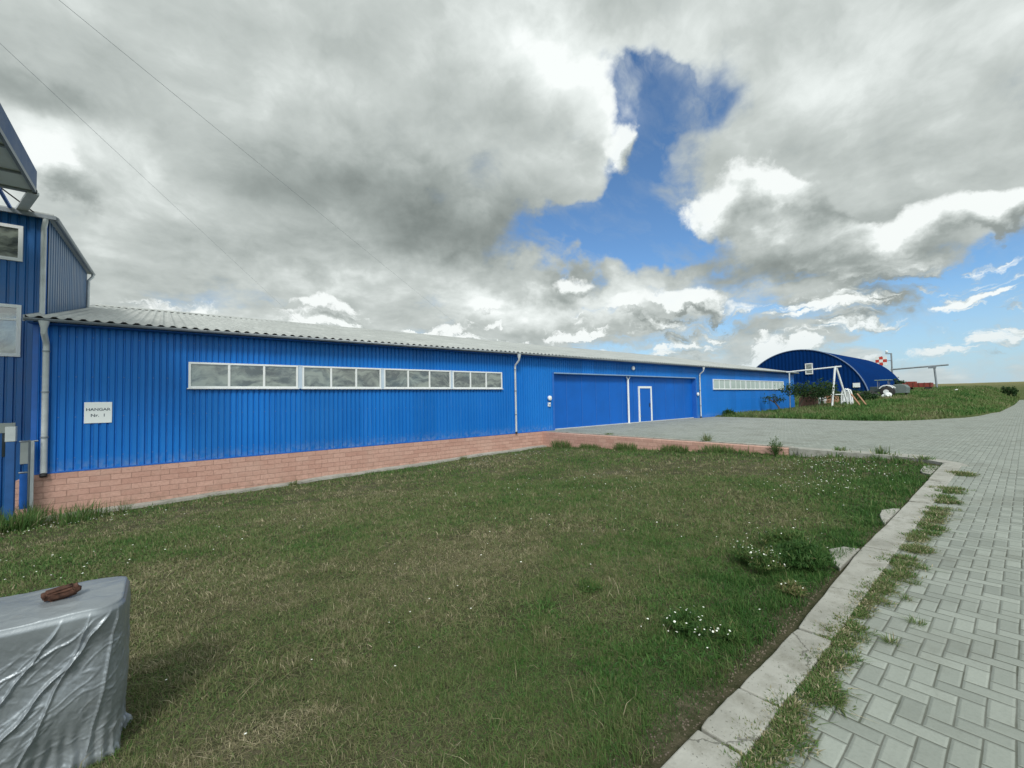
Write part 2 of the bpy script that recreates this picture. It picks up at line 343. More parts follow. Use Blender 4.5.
def leafmat(name, cols, nscale=3.):
    """blades and leaves: tone comes from a per-blade attribute, plus a little transmission"""
    m = bpy.data.materials.new(name); m.use_nodes = True; k = NT(m.node_tree); p = k.n['Principled BSDF']
    at_ = k.n.new('ShaderNodeAttribute'); at_.attribute_name = 'tone'
    c = k.ramp(at_.outputs['Fac'], cols)
    k.l.new(c, p.inputs['Base Color']); p.inputs['Roughness'].default_value = .6; p.inputs['Specular IOR Level'].default_value = .25
    tr = k.n.new('ShaderNodeBsdfTranslucent'); k.l.new(c, tr.inputs[0])
    mx = k.n.new('ShaderNodeMixShader'); mx.inputs[0].default_value = .3
    k.l.new(p.outputs[0], mx.inputs[1]); k.l.new(tr.outputs[0], mx.inputs[2])
    k.l.new(mx.outputs[0], k.n['Material Output'].inputs[0])
    return m
GRASS = leafmat('grass_blades', [(0., (.040, .110, .026)), (.2, (.080, .175, .042)), (.45, (.145, .190, .070)), (.7, (.205, .195, .105)), (.85, (.29, .26, .16)), (1., (.48, .43, .29))])
LEAF = leafmat('weed_leaves', [(0., (.018, .065, .018)), (.5, (.05, .125, .03)), (.8, (.11, .17, .05)), (1., (.25, .21, .11))])
TREELEAF = leafmat('tree_leaves', [(0., (.010, .030, .010)), (.5, (.022, .060, .018)), (1., (.06, .11, .03))])
PETAL = mat('white_petals', (.78, .80, .74), .6)

# ------------------------------------------------------------------ mesh helpers
def tag(o, label=None, cat=None, group=None, kind=None):
    if label: o['label'] = label
    if cat: o['category'] = cat
    if group: o['group'] = group
    if kind: o['kind'] = kind
    return o
ORG = {}
def thing(name, label, cat, loc, group=None):
    o = bpy.data.objects.new(name, None); COL.objects.link(o); o.location = loc; o.empty_display_size = .2
    ORG[o.name] = Vector(loc)
    return tag(o, label, cat, group)
class MB:
    def __init__(s): s.v = []; s.f = []
    def add(s, vs, fs):
        n = len(s.v); s.v += [tuple(a) for a in vs]; s.f += [tuple(i+n for i in f) for f in fs]; return s
    def box(s, x0, x1, y0, y1, z0, z1):
        vs = [(x, y, z) for x in (x0, x1) for y in (y0, y1) for z in (z0, z1)]
        return s.add(vs, [(0, 1, 3, 2), (4, 6, 7, 5), (0, 4, 5, 1), (2, 3, 7, 6), (0, 2, 6, 4), (1, 5, 7, 3)])
    def obox(s, c, size, rot):
        Mx = rot.to_3x3() if hasattr(rot, 'to_3x3') else rot
        a, b, d = [k/2 for k in size]; c = Vector(c)
        vs = [c + Mx @ Vector((x, y, z)) for x in (-a, a) for y in (-b, b) for z in (-d, d)]
        return s.add(vs, [(0, 1, 3, 2), (4, 6, 7, 5), (0, 4, 5, 1), (2, 3, 7, 6), (0, 2, 6, 4), (1, 5, 7, 3)])
    def bar(s, p, q, w, h):
        p, q = Vector(p), Vector(q); d = q-p
        return s.obox((p+q)/2, (w, h, d.length), d.to_track_quat('Z', 'Y').to_matrix())
    def tube(s, pts, r, n=10, caps=True):
        pts = [Vector(p) for p in pts]; rs = r if isinstance(r, (list, tuple)) else [r]*len(pts)
        vs = []; fs = []; ref = Vector((0, 0, 1)); prev = None
        for i, p in enumerate(pts):
            d = (pts[min(i+1, len(pts)-1)] - pts[max(i-1, 0)]).normalized()
            if prev is None:
                a = d.orthogonal().normalized()
            else:
                a = (prev - d*prev.dot(d)).normalized()
            prev = a; b = d.cross(a)
            vs += [p + (a*math.cos(2*math.pi*k/n) + b*math.sin(2*math.pi*k/n))*rs[i] for k in range(n)]
        for i in range(len(pts)-1):
            for k in range(n):
                fs.append((i*n+k, i*n+(k+1) % n, (i+1)*n+(k+1) % n, (i+1)*n+k))
        if caps: fs.append(tuple(range(n))[::-1]); fs.append(tuple((len(pts)-1)*n+k for k in range(n)))
        return s.add(vs, fs)
    def prism(s, poly, axis, a, b):
        """polygon in the two other axes, extruded along axis"""
        def P(u, v, t): return {'x': (t, u, v), 'y': (u, t, v), 'z': (u, v, t)}[axis]
        n = len(poly); vs = [P(u, v, a) for u, v in poly] + [P(u, v, b) for u, v in poly]
        return s.add(vs, [tuple(range(n)), tuple(range(2*n-1, n-1, -1))] + [(i, i+n, (i+1) % n+n, (i+1) % n) for i in range(n)])
    def ball(s, c, rx, ry, rz, nu=12, nv=8, jit=0., seed=0):
        r_ = random.Random(seed); vs = []; fs = []
        for j in range(nv+1):
            th = math.pi*j/nv
            for i in range(nu):
                ph = 2*math.pi*i/nu; k = 1 + r_.uniform(-jit, jit)
                vs.append((c[0]+rx*k*math.sin(th)*math.cos(ph), c[1]+ry*k*math.sin(th)*math.sin(ph), c[2]+rz*k*math.cos(th)))
        for j in range(nv):
            for i in range(nu): fs.append((j*nu+i, (j+1)*nu+i, (j+1)*nu+(i+1) % nu, j*nu+(i+1) % nu))
        return s.add(vs, fs)
    def split(s, name, m, parent=None, **kw):
        """one object for every loose piece"""
        par = list(range(len(s.v)))
        def find(a):
            while par[a] != a: par[a] = par[par[a]]; a = par[a]
            return a
        for f in s.f:
            for i in f[1:]: par[find(i)] = find(f[0])
        g = {}
        for f in s.f: g.setdefault(find(f[0]), []).append(f)
        out = []
        for fs in g.values():
            ids = sorted({i for f in fs for i in f}); mp = {a: b for b, a in enumerate(ids)}; q = MB()
            q.v = [s.v[i] for i in ids]; q.f = [tuple(mp[i] for i in f) for f in fs]; out.append(q.build(name, m, parent, **kw))
        return out[0]
    def build(s, name, m, parent=None, loc=None, smooth=False, bevel=0., solid=0.):
        root = parent
        while root is not None and root.parent is not None: root = root.parent
        off = Vector(ORG[root.name]) if root is not None else Vector(loc or (0, 0, 0))
        me = bpy.data.meshes.new(name)
        me.from_pydata([(a-off.x, b-off.y, c-off.z) for a, b, c in s.v], [], s.f)
        me.materials.append(m)
        bm = bmesh.new(); bm.from_mesh(me); bmesh.ops.recalc_face_normals(bm, faces=bm.faces)
        bm.to_mesh(me); bm.free()
        if smooth:
            me.polygons.foreach_set('use_smooth', [True]*len(me.polygons))
            me.set_sharp_from_angle(angle=R(40))
        o = bpy.data.objects.new(name, me); COL.objects.link(o)
        if parent is not None: o.parent = parent
        else: o.location = off; ORG[o.name] = off
        if bevel:
            b = o.modifiers.new('bevel', 'BEVEL'); b.width = bevel; b.segments = 2; b.limit_method = 'ANGLE'
        if solid:
            b = o.modifiers.new('solid', 'SOLIDIFY'); b.thickness = solid
        return o
def raw(name, V, faces_flat, loopn, m, tone=None, parent=None):
    """fast mesh from numpy; faces_flat vertex ids, loopn loops per face; tone per vertex"""
    me = bpy.data.meshes.new(name)
    me.vertices.add(len(V)); me.vertices.foreach_set('co', np.asarray(V, np.float32).ravel())
    me.loops.add(len(faces_flat)); me.loops.foreach_set('vertex_index', np.asarray(faces_flat, np.int32))
    me.polygons.add(len(loopn)); st = np.concatenate([[0], np.cumsum(loopn)[:-1]]).astype(np.int32)
    me.polygons.foreach_set('loop_start', st)
    me.update(calc_edges=True); me.materials.append(m)
    if tone is not None:
        a = me.attributes.new('tone', 'FLOAT', 'POINT'); a.data.foreach_set('value', np.asarray(tone, np.float32))
    o = bpy.data.objects.new(name, me); COL.objects.link(o)
    if parent is not None: o.parent = parent
    return o
def sm(a, b, x):
    t_ = np.clip((np.asarray(x, float)-a)/(b-a), 0, 1); return t_*t_*(3-2*t_)
_tab = rng.random((256, 256))
def vn(x, y):
    x = np.asarray(x, float); y = np.asarray(y, float)
    xi = np.floor(x).astype(int); yi = np.floor(y).astype(int); fx = x-xi; fy = y-yi
    fx = fx*fx*(3-2*fx); fy = fy*fy*(3-2*fy); g = lambda a, b: _tab[a % 256, b % 256]
    return (g(xi, yi)*(1-fx)+g(xi+1, yi)*fx)*(1-fy) + (g(xi, yi+1)*(1-fx)+g(xi+1, yi+1)*fx)*fy
def fbm(x, y, o=4):
    s = 0; a = .5; n = 0
    for k in range(o): s = s + a*vn(x*2**k+17.3*k, y*2**k+5.1*k); n += a; a *= .5
    return s/n

# ------------------------------------------------------------------ terrain
def lawn_z(X, Y):
    X = np.asarray(X, float); Y = np.asarray(Y, float)
    zf = -1.08 + .023*(np.clip(X, -6, 15)+1.6)
    tt = np.clip((Y-1.05)/14.2, 0, 1)
    return zf*tt - .035 + (fbm(X*.9, Y*.9, 4)-.5)*.09*sm(1.1, 2.2, Y) + (fbm(X*4, Y*4, 3)-.5)*.02
def hill(X, Y):
    X = np.asarray(X, float); Y = np.asarray(Y, float)
    g = np.where(X < 75, .036*np.clip(X-33, 0, None), 1.512+.015*(np.clip(X, 0, 500)-75))
    rd = sm(.8, 5, np.abs(Y)+(Y < 0)*-1.5); rd = rd + (1-rd)*sm(100, 150, X)
    g = g*rd * (1-sm(11, 15, Y)*(1-sm(50, 62, X))*(Y < 45))
    return g + (fbm(X*.25, Y*.25, 4)-.5)*.25*sm(34, 40, X)*sm(1.5, 6, Y) + (fbm(X*.012, Y*.012, 3)-.45)*1.2*sm(150, 320, X)
PX0 = 14.78
def grid(name, xs, ys, zf, m, skip=None):
    Xg, Yg = np.meshgrid(xs, ys, indexing='ij'); Z = zf(Xg, Yg)
    V = np.stack([Xg, Yg, Z], -1).reshape(-1, 3); nx, ny = len(xs), len(ys)
    i, j = np.meshgrid(np.arange(nx-1), np.arange(ny-1), indexing='ij')
    if skip is not None:
        k = ~skip((xs[i]+xs[i+1])/2, (ys[j]+ys[j+1])/2); i = i[k]; j = j[k]
    a = (i*ny+j).ravel(); F = np.stack([a, a+ny, a+ny+1, a+1], -1)
    o = raw(name, V, F.ravel(), np.full(len(F), 4), m)
    o.data.polygons.foreach_set('use_smooth', [True]*len(F)); return o
# the lawn: its own sheet of soil under the blades
lx = np.linspace(-30, PX0-.02, 260); ly = np.concatenate([np.linspace(.90, 4, 62), np.linspace(4.1, 15.34, 90)])
tag(grid('lawn', lx, ly, lawn_z, SOIL), kind='structure')
# the country round it, kept well under the lawn and the paving and passing round both
def ground_z(X, Y):
    low = np.where(X < PX0, -1.0, 0.)*(Y > 1) - .06
    z = hill(X, Y) + low
    z = np.where((X < PX0+.1) & (Y > .9) & (Y < 16), -2.2, z)
    return z
gx = np.unique(np.concatenate([-np.geomspace(40, 3000, 24)[::-1], np.linspace(-38, 14.7, 26), [14.8], np.linspace(15.5, 130, 150), np.geomspace(131, 4000, 60)]))
gy = np.unique(np.concatenate([-np.geomspace(10, 3000, 30)[::-1], np.linspace(-9, 60, 120), np.geomspace(61, 3000, 50), [.95, 1.0]]))
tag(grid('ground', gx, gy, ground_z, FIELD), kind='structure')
# paving: road along X plus the yard in front of the doors, one sheet with a rounded turf corner cut out of its far side
def road_edge(x):     # Y of the turf edge beyond x=31
    return np.interp(x, [30.9, 31.4, 32.5, 34.8, 39.6, 47.6, 70, 105, 400], [6.2, 5.0, 4.1, 3.25, 2.35, 1.35, .95, .85, .85])
mb = MB()
Zp = lambda x, y: 0.0
mb.add([(-60, -8, 0), (-60, .98, 0), (PX0, .98, 0), (PX0, -8, 0)], [(0, 1, 2, 3)])
mb.add([(13.12, .98, 0), (13.35, 1.02, 0), (13.7, 1.15, 0), (14.1, 1.5, 0), (14.42, 2.1, 0), (14.5, 3.0, 0), (14.5, 4.6, 0), (PX0, 4.6, 0), (PX0, .98, 0)], [tuple(range(9))])
mb.add([(PX0, -8, 0), (PX0, 15.6, 0), (31.0, 15.6, 0), (31.0, -8, 0)], [(0, 1, 2, 3)])
xs = [31.0, 31.4, 32, 32.8, 34.8, 37, 39.6, 43, 47.6, 55, 70, 85, 105, 140]
for a, b in zip(xs[:-1], xs[1:]):
    mb.add([(a, -8, 0), (a, road_edge(a), 0), (b, road_edge(b), 0), (b, -8, 0)], [(0, 1, 2, 3)])
mb.add([(31.0, 6.2, 0), (31.0, 15.6, 0), (32.6, 15.6, 0), (31.9, 11, 0), (31.5, 8.5, 0)], [(0, 1, 2, 3, 4)])
tag(mb.build('pavement', PAVER), kind='structure')
# turf bank behind the yard
def bank_z(X, Y):
    e = np.minimum(sm(31.0, 31.6, X + .0*Y), 1)
    d = np.clip(Y - road_edge(X), -1, 50)
    far = np.interp(Y, [5, 8.5, 11, 15.4], [31.05, 31.5, 31.9, 32.5])
    k = sm(0, .5, d)*sm(0, .5, X-far)
    return hill(X, Y) + .10*k - .05 + (fbm(X*1.5, Y*1.5, 3)-.5)*.16*k
bx = np.concatenate([np.linspace(31.0, 36, 50), np.linspace(36.2, 60, 90), np.linspace(60.5, 130, 90)])
by = np.concatenate([np.linspace(.8, 6, 60), np.linspace(6.15, 15.3, 60)])
tag(grid('turf_bank', bx, by, bank_z, FIELD), kind='structure')

# ------------------------------------------------------------------ kerb of long concrete slabs, concrete strips
mb = MB()
edges = [(-14, -11.1), (-11.07, -8.2), (-8.17, -5.3), (-5.27, -2.5), (-2.47, .2), (.23, 1.98), (2.0, 2.42), (2.44, 3.33), (3.37, 5.62), (5.66, 8.4), (8.43, 10.6), (10.63, 13.1)]
left = lambda x: np.interp(x, [-14, 0, 3.3, 3.5, 5.6, 7, 13.1], [1.06, 1.07, 1.06, 1.07, 1.15, 1.15, 1.24])
right = lambda x: np.interp(x, [-14, 0, 3.3, 6.3, 13.1], [.83, .85, .86, .90, .95])
for a, b in edges:
    dz = random.uniform(.012, .03); tl = random.uniform(-.008, .008)
    n = 10; top = []
    for q in range(n+1):
        x = a + (b-a)*q/n
        j1 = (random.random()-.5)*.007; j2 = (random.random()-.5)*.007
        if q in (0, n): j1 -= .004; j2 += .004
        top.append(((x, left(x)+j1, dz+tl), (x, right(x)+j2, dz)))
    vs = []; fs = []
    for l_, r_ in top: vs += [l_, r_, (l_[0], l_[1]+.01, -.22), (r_[0], r_[1]-.005, -.22)]
    for q in range(n):
        o_ = q*4; fs += [(o_, o_+1, o_+5, o_+4), (o_, o_+4, o_+6, o_+2), (o_+1, o_+3, o_+7, o_+5)]
    fs += [(0, 2, 3, 1), (n*4, n*4+1, n*4+3, n*4+2)]
    mb.add(vs, fs)
# broken lumps of concrete haunching on the turf side
for (x0, x1, y0, y1) in [(4.85, 5.6, 1.17, 1.38), (6.9, 7.9, 1.19, 1.34), (11.6, 13.0, 1.27, 1.50)]:
    poly = [(x0, y0), (x1, y0), (x1-.05, y1-.08), (x1-.25, y1), (x0+.45, y1-.03), (x0+.15, y1-.1)]
    mb.prism(poly, 'z', -.2, -.012)
kerb = mb.build('kerb', CONC); tag(kerb, kind='structure')
b_ = kerb.modifiers.new('b', 'BEVEL'); b_.width = .008; b_.segments = 2
mb = MB()
# curved concrete edging from the kerb end round to the yard wall
pts = [(13.15, 1.0), (13.6, 1.15), (14.0, 1.5), (14.3, 2.1), (14.42, 3.0), (14.45, 4.3)]
for (a, b) in zip(pts[:-1], pts[1:]):
    d = Vector((b[0]-a[0], b[1]-a[1], 0)).normalized(); nrm = Vector((-d.y, d.x, 0))*.17
    A, B = Vector((a[0], a[1], .008)), Vector((b[0], b[1], .008))
    vs = [A+nrm, A-nrm, B-nrm, B+nrm]; vs += [p - Vector((0, 0, .3)) for p in vs]
    mb.add(vs, [(0, 1, 2, 3), (0, 3, 7, 4), (1, 5, 6, 2), (0, 4, 5, 1), (3, 2, 6, 7)])
mb.box(14.48, 14.80, 1.6, 4.6, -.4, .006)
tag(mb.build('concrete_edging', CONC), kind='structure')
# footing strip along the foot of the hangar wall
mb = MB(); n = 60; vs = []; fs = []
for q in range(n+1):
    x = -2.45 + (14.75+2.45)*q/n; z = float(lawn_z(x, 15.2)) + .085
    y0 = 15.02 + random.uniform(-.03, .03)
    vs += [(x, y0, z-.01), (x, 15.34, z+.01), (x, y0, z-.4)]
for q in range(n): fs += [(q*3, q*3+3, q*3+4, q*3+1), (q*3, q*3+2, q*3+5, q*3+3)]
mb.add(vs, fs); tag(mb.build('footing_strip', CONC), kind='structure')

# ------------------------------------------------------------------ the long blue hangar
X0, X1, YF, YB = -2.43, 50.4, 15.36, 41.3
hb = thing('hangar_building', 'long low blue corrugated hangar with a salmon block plinth and grey ribbed roof', 'hangar', (X0, YF, 0))
def clad(mb, x0, x1, y, z0, z1, pitch=.15, d=.034, nz=1, side=-1):
    """trapezoidal vertical sheeting in the plane y, ribs proud towards side*y"""
    pr = [(0, 1), (.60, 1), (.70, 0), (.90, 0)]
    xs_ = []; n = int(math.ceil((x1-x0)/pitch))
    for k in range(n):
        for u, h in pr:
            x = x0 + (k+u)*pitch
            if x < x1-1e-4: xs_.append((x, h))
    xs_.append((x1, 1)); vs = []; fs = []
    for (x, h) in xs_: vs += [(x, y+side*d*h, z0), (x, y+side*d*h, z1)]
    for k in range(len(xs_)-1): fs.append((2*k, 2*k+2, 2*k+3, 2*k+1))
    mb.add(vs, fs)
    return mb
def clad_x(mb, x, y0, y1, zb, zt, pitch=.15, d=.034, side=1):
    """the same in a plane of constant x; zb, zt functions of y"""
    pr = [(0, 1), (.60, 1), (.70, 0), (.90, 0)]; L = []; n = int(math.ceil((y1-y0)/pitch))
    for k in range(n):
        for u, h in pr:
            y = y0 + (k+u)*pitch
            if y < y1-1e-4: L.append((y, h))
    L.append((y1, 1)); vs = []; fs = []
    for (y, h) in L: vs += [(x+side*d*h, y, zb(y)), (x+side*d*h, y, zt(y))]
    for k in range(len(L)-1): fs.append((2*k, 2*k+2, 2*k+3, 2*k+1))
    return mb.add(vs, fs)
DX0, DX1, DZ = 15.40, 29.95, 2.94
RY, RZ, EZ, EY = 28.2, 6.48, 3.77, 14.93
rz = lambda y: EZ-.12 + (RZ-EZ)*(1-abs(y-RY)/(RY-EY))
for a, b, y_, zb_, sd_ in ((X0, DX0, YF, .03, -1), (DX1, X1, YF, .03, -1), (X0, X1, YB, -1.2, 1)):
    m1 = MB(); clad(m1, a, b, y_, zb_, 3.68, side=sd_); m1.build('wall', BLUE, hb)
m1 = MB(); clad(m1, DX0+.002, DX1-.002, YF, DZ, 3.68); m1.box(DX0, DX1, YF+.02, YF+.3, DZ+.01, 3.66)
m1.build('lintel', BLUE, hb)
for xx, sd_ in ((X0, -1), (X1, 1)):
    m1 = MB(); clad_x(m1, xx, YF, YB, lambda y: -1.2, rz, side=sd_); m1.build('end_wall', BLUE, hb)
m1 = MB()                                   # corner and opening flashings
m1.box(X0-.03, X0+.07, YF-.045, YF+.07, .0, 3.68); m1.box(X1-.07, X1+.035, YF-.035, YF+.07, .0, 3.68)
m1.box(DX0-.12, DX0+.004, YF-.044, YF+.36, .0, DZ); m1.box(DX1-.004, DX1+.14, YF-.044, YF+.36, .0, DZ)
m1.split('flashing', BLUE_TRIM, hb, bevel=.004)
m1 = MB(); m1.box(DX0+.004, DX1-.004, YF-.05, YF+.34, DZ-.05, DZ+.012)
m1.build('lintel_flashing', weathered('pale_trim', (.20, .32, .5), .4, .1), hb, bevel=.004)
# foot flashing broken by the opening
m1 = MB(); m1.box(X0-.03, DX0-.12, YF-.055, YF+.02, .004, .04); m1.box(DX1+.14, X1+.04, YF-.055, YF+.02, .004, .04)
m1.split('drip_flashing', BLUE_TRIM, hb)
# recessed sliding door of flat panels
def mk_door():
    m = MB(); n = 12; wdt = (DX1-DX0)/n
    for k in range(n):
        m.box(DX0+k*wdt+.003, DX0+(k+1)*wdt-.003, YF+.26+.004*(k % 2), YF+.32, .03, DZ+.0)
    return m.build('hangar_door', BLUE_FLAT, hb, bevel=.003)
door = mk_door()
m1 = MB()
for k in range(1, 12):
    xx = DX0+k*(DX1-DX0)/12
    if not (22.9 < xx < 24.8 or 21.7 < xx < 22.3): m1.box(xx-.02, xx+.02, YF+.248, YF+.2595, .06, DZ-.06)
m1.split('seam_cover', BLUE_TRIM, door)
m1 = MB(); m1.box(DX0, DX1, YF+.20, YF+.25, .012, .05); m1.build('door_track', GALV, door)
m1 = MB(); m1.tube([(21.98, YF+.16, .03), (21.98, YF+.16, 2.72)], .062, 12)
m1.bar((21.98, YF+.14, 2.66), (21.80, YF+.14, 2.86), .05, .05); m1.bar((21.98, YF+.14, 2.66), (22.16, YF+.14, 2.86), .05, .05)
m1.box(21.86, 22.10, YF+.1, YF+.22, .012, .04)
m1.build('door_post', WHITE, door, smooth=True)
m1 = MB(); a, b, zt = 23.15, 24.62, 2.16
m1.box(a, a+.12, YF+.20, YF+.262, .03, zt); m1.box(b-.14, b, YF+.20, YF+.262, .03, zt); m1.box(a, b, YF+.198, YF+.262, zt, zt+.13)
wk = MB(); wk.box(a+.122, b-.142, YF+.225, YF+.259, .05, zt-.002)
wd = wk.build('wicket_door', BLUE_FLAT, hb)
m1.build('frame', WHITE, wd, bevel=.004)
m1 = MB()
for zz in (.4, 1.1, 1.8): m1.box(a+.10, a+.15, YF+.185, YF+.199, zz-.05, zz+.05)
m1.split('hinge', GUTTER, wd)
m1 = MB(); m1.box(b-.30, b-.22, YF+.205, YF+.224, .95, 1.2); m1.tube([(b-.26, YF+.20, 1.08), (b-.26, YF+.16, 1.08), (b-.38, YF+.16, 1.08)], .012, 8); m1.build('handle', DARK, wd)
# block plinth
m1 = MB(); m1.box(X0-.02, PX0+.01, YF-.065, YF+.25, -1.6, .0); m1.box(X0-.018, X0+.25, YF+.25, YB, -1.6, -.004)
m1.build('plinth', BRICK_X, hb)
m1 = MB(); m1.box(DX1, X1, YF-.03, YF+.2, -.5, .004); m1.box(PX0+.012, DX1, YF-.01, YF+.3, -.5, .006); m1.split('threshold', CONC, hb)
# ribbed roof
def roof():
    m = MB(); pitch = .25; n = int((X1+.35-(X0-.1))/pitch); seg = 8; xa = X0-.12; vs = []; fs = []
    ys = [EY, EY+.4, 18.2, 21.5, 24.9, RY-.02]
    for side in (0, 1):
        base = len(vs)
        for k in range(n*seg+1):
            u = (k % seg)/seg; x = xa + k*pitch/seg
            h = .5+.5*math.cos(2*math.pi*u)
            h = .046*sm(.25, .85, h)
            for y in ys:
                z = EZ + (RZ-EZ)*(y-EY)/(RY-EY)
                Y = y if side == 0 else 2*RY-y
                vs.append((x, Y, z+float(h)))
        c = len(ys)
        for k in range(n*seg):
            for q in range(c-1): fs.append((base+k*c+q, base+(k+1)*c+q, base+(k+1)*c+q+1, base+k*c+q+1))
    m.add(vs, fs); return m.build('roof', ROOF, hb, smooth=True)
rf = roof()
m1 = MB(); xa, xb = X0-.12, X1+.3
m1.prism([(RY-.35, RZ-.035), (RY, RZ+.09), (RY+.35, RZ-.035), (RY, RZ+.06)], 'x', xa, xb); m1.build('ridge_cap', ROOF, rf)
m1 = MB()
m1.add([(xa+.03, EY+.1, EZ-.03), (xb-.03, EY+.1, EZ-.03), (xb-.03, RY, RZ-.05), (xa+.03, RY, RZ-.05), (xb-.03, 2*RY-EY, EZ-.03), (xa+.03, 2*RY-EY, EZ-.03)], [(0, 1, 2, 3), (3, 2, 4, 5)])
m1.build('roof_deck', weathered('dark_underside', (.10, .11, .12), .8), rf)
m1 = MB()
for xx in (xa-.015, xb-.02):
    m1.add([(xx, EY, EZ-.1), (xx, EY, EZ+.05), (xx, RY, RZ+.05), (xx, RY, RZ-.1), (xx+.035, EY, EZ-.1), (xx+.035, EY, EZ+.05), (xx+.035, RY, RZ+.05), (xx+.035, RY, RZ-.1)],
           [(0, 1, 2, 3), (4, 7, 6, 5), (0, 4, 5, 1), (1, 5, 6, 2), (0, 3, 7, 4)])
m1.split('verge_trim', GUTTER, rf)
m1 = MB(); m1.box(X0-.08, X1+.04, EY+.13, YF+.0, 3.665, 3.69); m1.build('soffit', BLUE_TRIM, hb)
# half round gutter
m1 = MB(); pr = [(EY-.055*math.cos(q*math.pi/8)+.01, EZ-.012-.065*math.sin(q*math.pi/8)) for q in range(9)]
vs = [(x, y, z) for x in (xa, xb) for y, z in pr]
m1.add(vs, [(q, q+1, q+10, q+9) for q in range(8)])
gt = m1.build('gutter', GUTTER, hb, smooth=True, solid=.006)
m1 = MB()
for k in range(66):
    x = X0+.2+k*.8
    m1.tube([(x, EY-.061*math.cos(q*math.pi/8)+.01, EZ-.012-.071*math.sin(q*math.pi/8)) for q in range(9)], .007, 5)
m1.split('gutter_bracket', GUTTER, gt)
def pipe(x, zbot, label=None, r=.055):
    m = MB(); yp = YF-.12
    m.tube([(x, EY+.01, 3.70), (x, EY+.01, 3.50)], [.10, .055], 14)
    m.tube([(x, EY+.01, 3.52), (x, EY+.02, 3.42), (x, yp-.03, 3.22), (x, yp, 3.12), (x, yp, zbot)], r, 14)
    o = m.build('downpipe', GALV, hb, smooth=True)
    for z in (3.0, 2.0, .9):
        c = MB(); c.tube([(x, yp, z-.02), (x, yp, z+.02)], r+.012, 14); c.box(x-.015, x+.015, yp, YF-.01, z-.01, z+.01); c.build('pipe_clip', GUTTER, o, smooth=True)
    c = MB(); c.tube([(x, yp, zbot+.02), (x, yp-.03, zbot-.05)], r+.006, 12)
    c.build('pipe_shoe', DARK, o, smooth=True)
pipe(X0+.21, .0, r=.06); pipe(12.76, .07, r=.045); pipe(30.42, .08, r=.045)
# window strips
def window(x0, x1, z0, z1, n, warm=False, open_=None):
    y = YF-.10
    m = MB(); f = .055
    m.box(x0, x1, y, YF+.03, z0, z0+f); m.box(x0, x1, y, YF+.03, z1-f, z1)
    m.box(x0, x0+f, y, YF+.03, z0+f, z1-f); m.box(x1-f, x1, y, YF+.03, z0+f, z1-f)
    pw = (x1-x0-2*f)/n
    for k in range(1, n): m.box(x0+f+k*pw-.03, x0+f+k*pw+.03, y+.005, YF+.03, z0+f, z1-f)
    wo_ = m.build('window', WHITE, hb, bevel=.004)
    m = MB()
    for k in range(n):
        a, b = x0+f+k*pw+(.03 if k else 0), x0+f+(k+1)*pw-(.03 if k < n-1 else 0)
        tl = random.uniform(-.012, .012)
        m.add([(a, y+.035, z0+f), (b, y+.035+tl, z0+f), (b, y+.035+tl, z1-f), (a, y+.035, z1-f)], [(0, 1, 2, 3)])
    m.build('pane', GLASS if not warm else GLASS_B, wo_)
    m = MB(); m.box(x0-.03, x1+.03, y-.03, YF+.03, z0-.028, z0-.003); m.build('sill', WHITE, wo_)
GLASS_B = mat('pale_window_glass', (.42, .50, .48), .15, 0., .8)
WX = [(.56, 3.44), (3.57, 6.27), (6.38, 9.27), (9.37, 12.0)]
for k, (a, b) in enumerate(WX): window(a, b, 2.11, 2.86, 3)
WR = np.linspace(32.55, 47.4, 6)
for k in range(5): window(WR[k]+.04, WR[k+1]-.04, 2.10, 2.88, 3, True)
m1 = MB()
for a, b in ((3.44, 3.57), (6.27, 6.38), (9.27, 9.37)): m1.box(a+.003, b-.003, YF-.08, YF+.03, 2.10, 2.87)
m1.split('window_infill', weathered('pale_panel', (.45, .55, .66), .5, .1), hb)
# lamps and boxes on the wall
def wall_lamp(x, z, label, y=YF):
    o = thing('wall_lamp', label, 'lamp', (x, y, z), 'round white lamps on the hangar wall')
    m = MB(); m.box(x-.05, x+.05, y-.05, y-.0, z-.05, z+.05); m.build('base', GALV, o)
    m = MB(); m.tube([(x, y-.05, z), (x, y-.12, z), (x, y-.15, z)], [.12, .12, .07], 16); m.build('shade', WHITE, o, smooth=True)
wall_lamp(15.0, 1.64, 'round white lamp low on the wall just left of the hangar door opening', YF-.03)
wall_lamp(22.2, 3.38, 'round white lamp high above the middle of the hangar door opening', YF-.02)
wall_lamp(30.08, 1.74, 'small round white lamp on the jamb right of the hangar door opening', YF-.03)
o = thing('switch_box', 'small white switch box on the wall below the lamp left of the hangar door', 'switch box', (15.0, YF-.03, 1.3))
m = MB(); m.box(14.93, 15.07, YF-.10, YF-.02, 1.22, 1.42); m.build('housing', WHITE, o, bevel=.006)
m = MB(); m.box(14.97, 15.03, YF-.115, YF-.10, 1.27, 1.33); m.build('button', DARK, o)
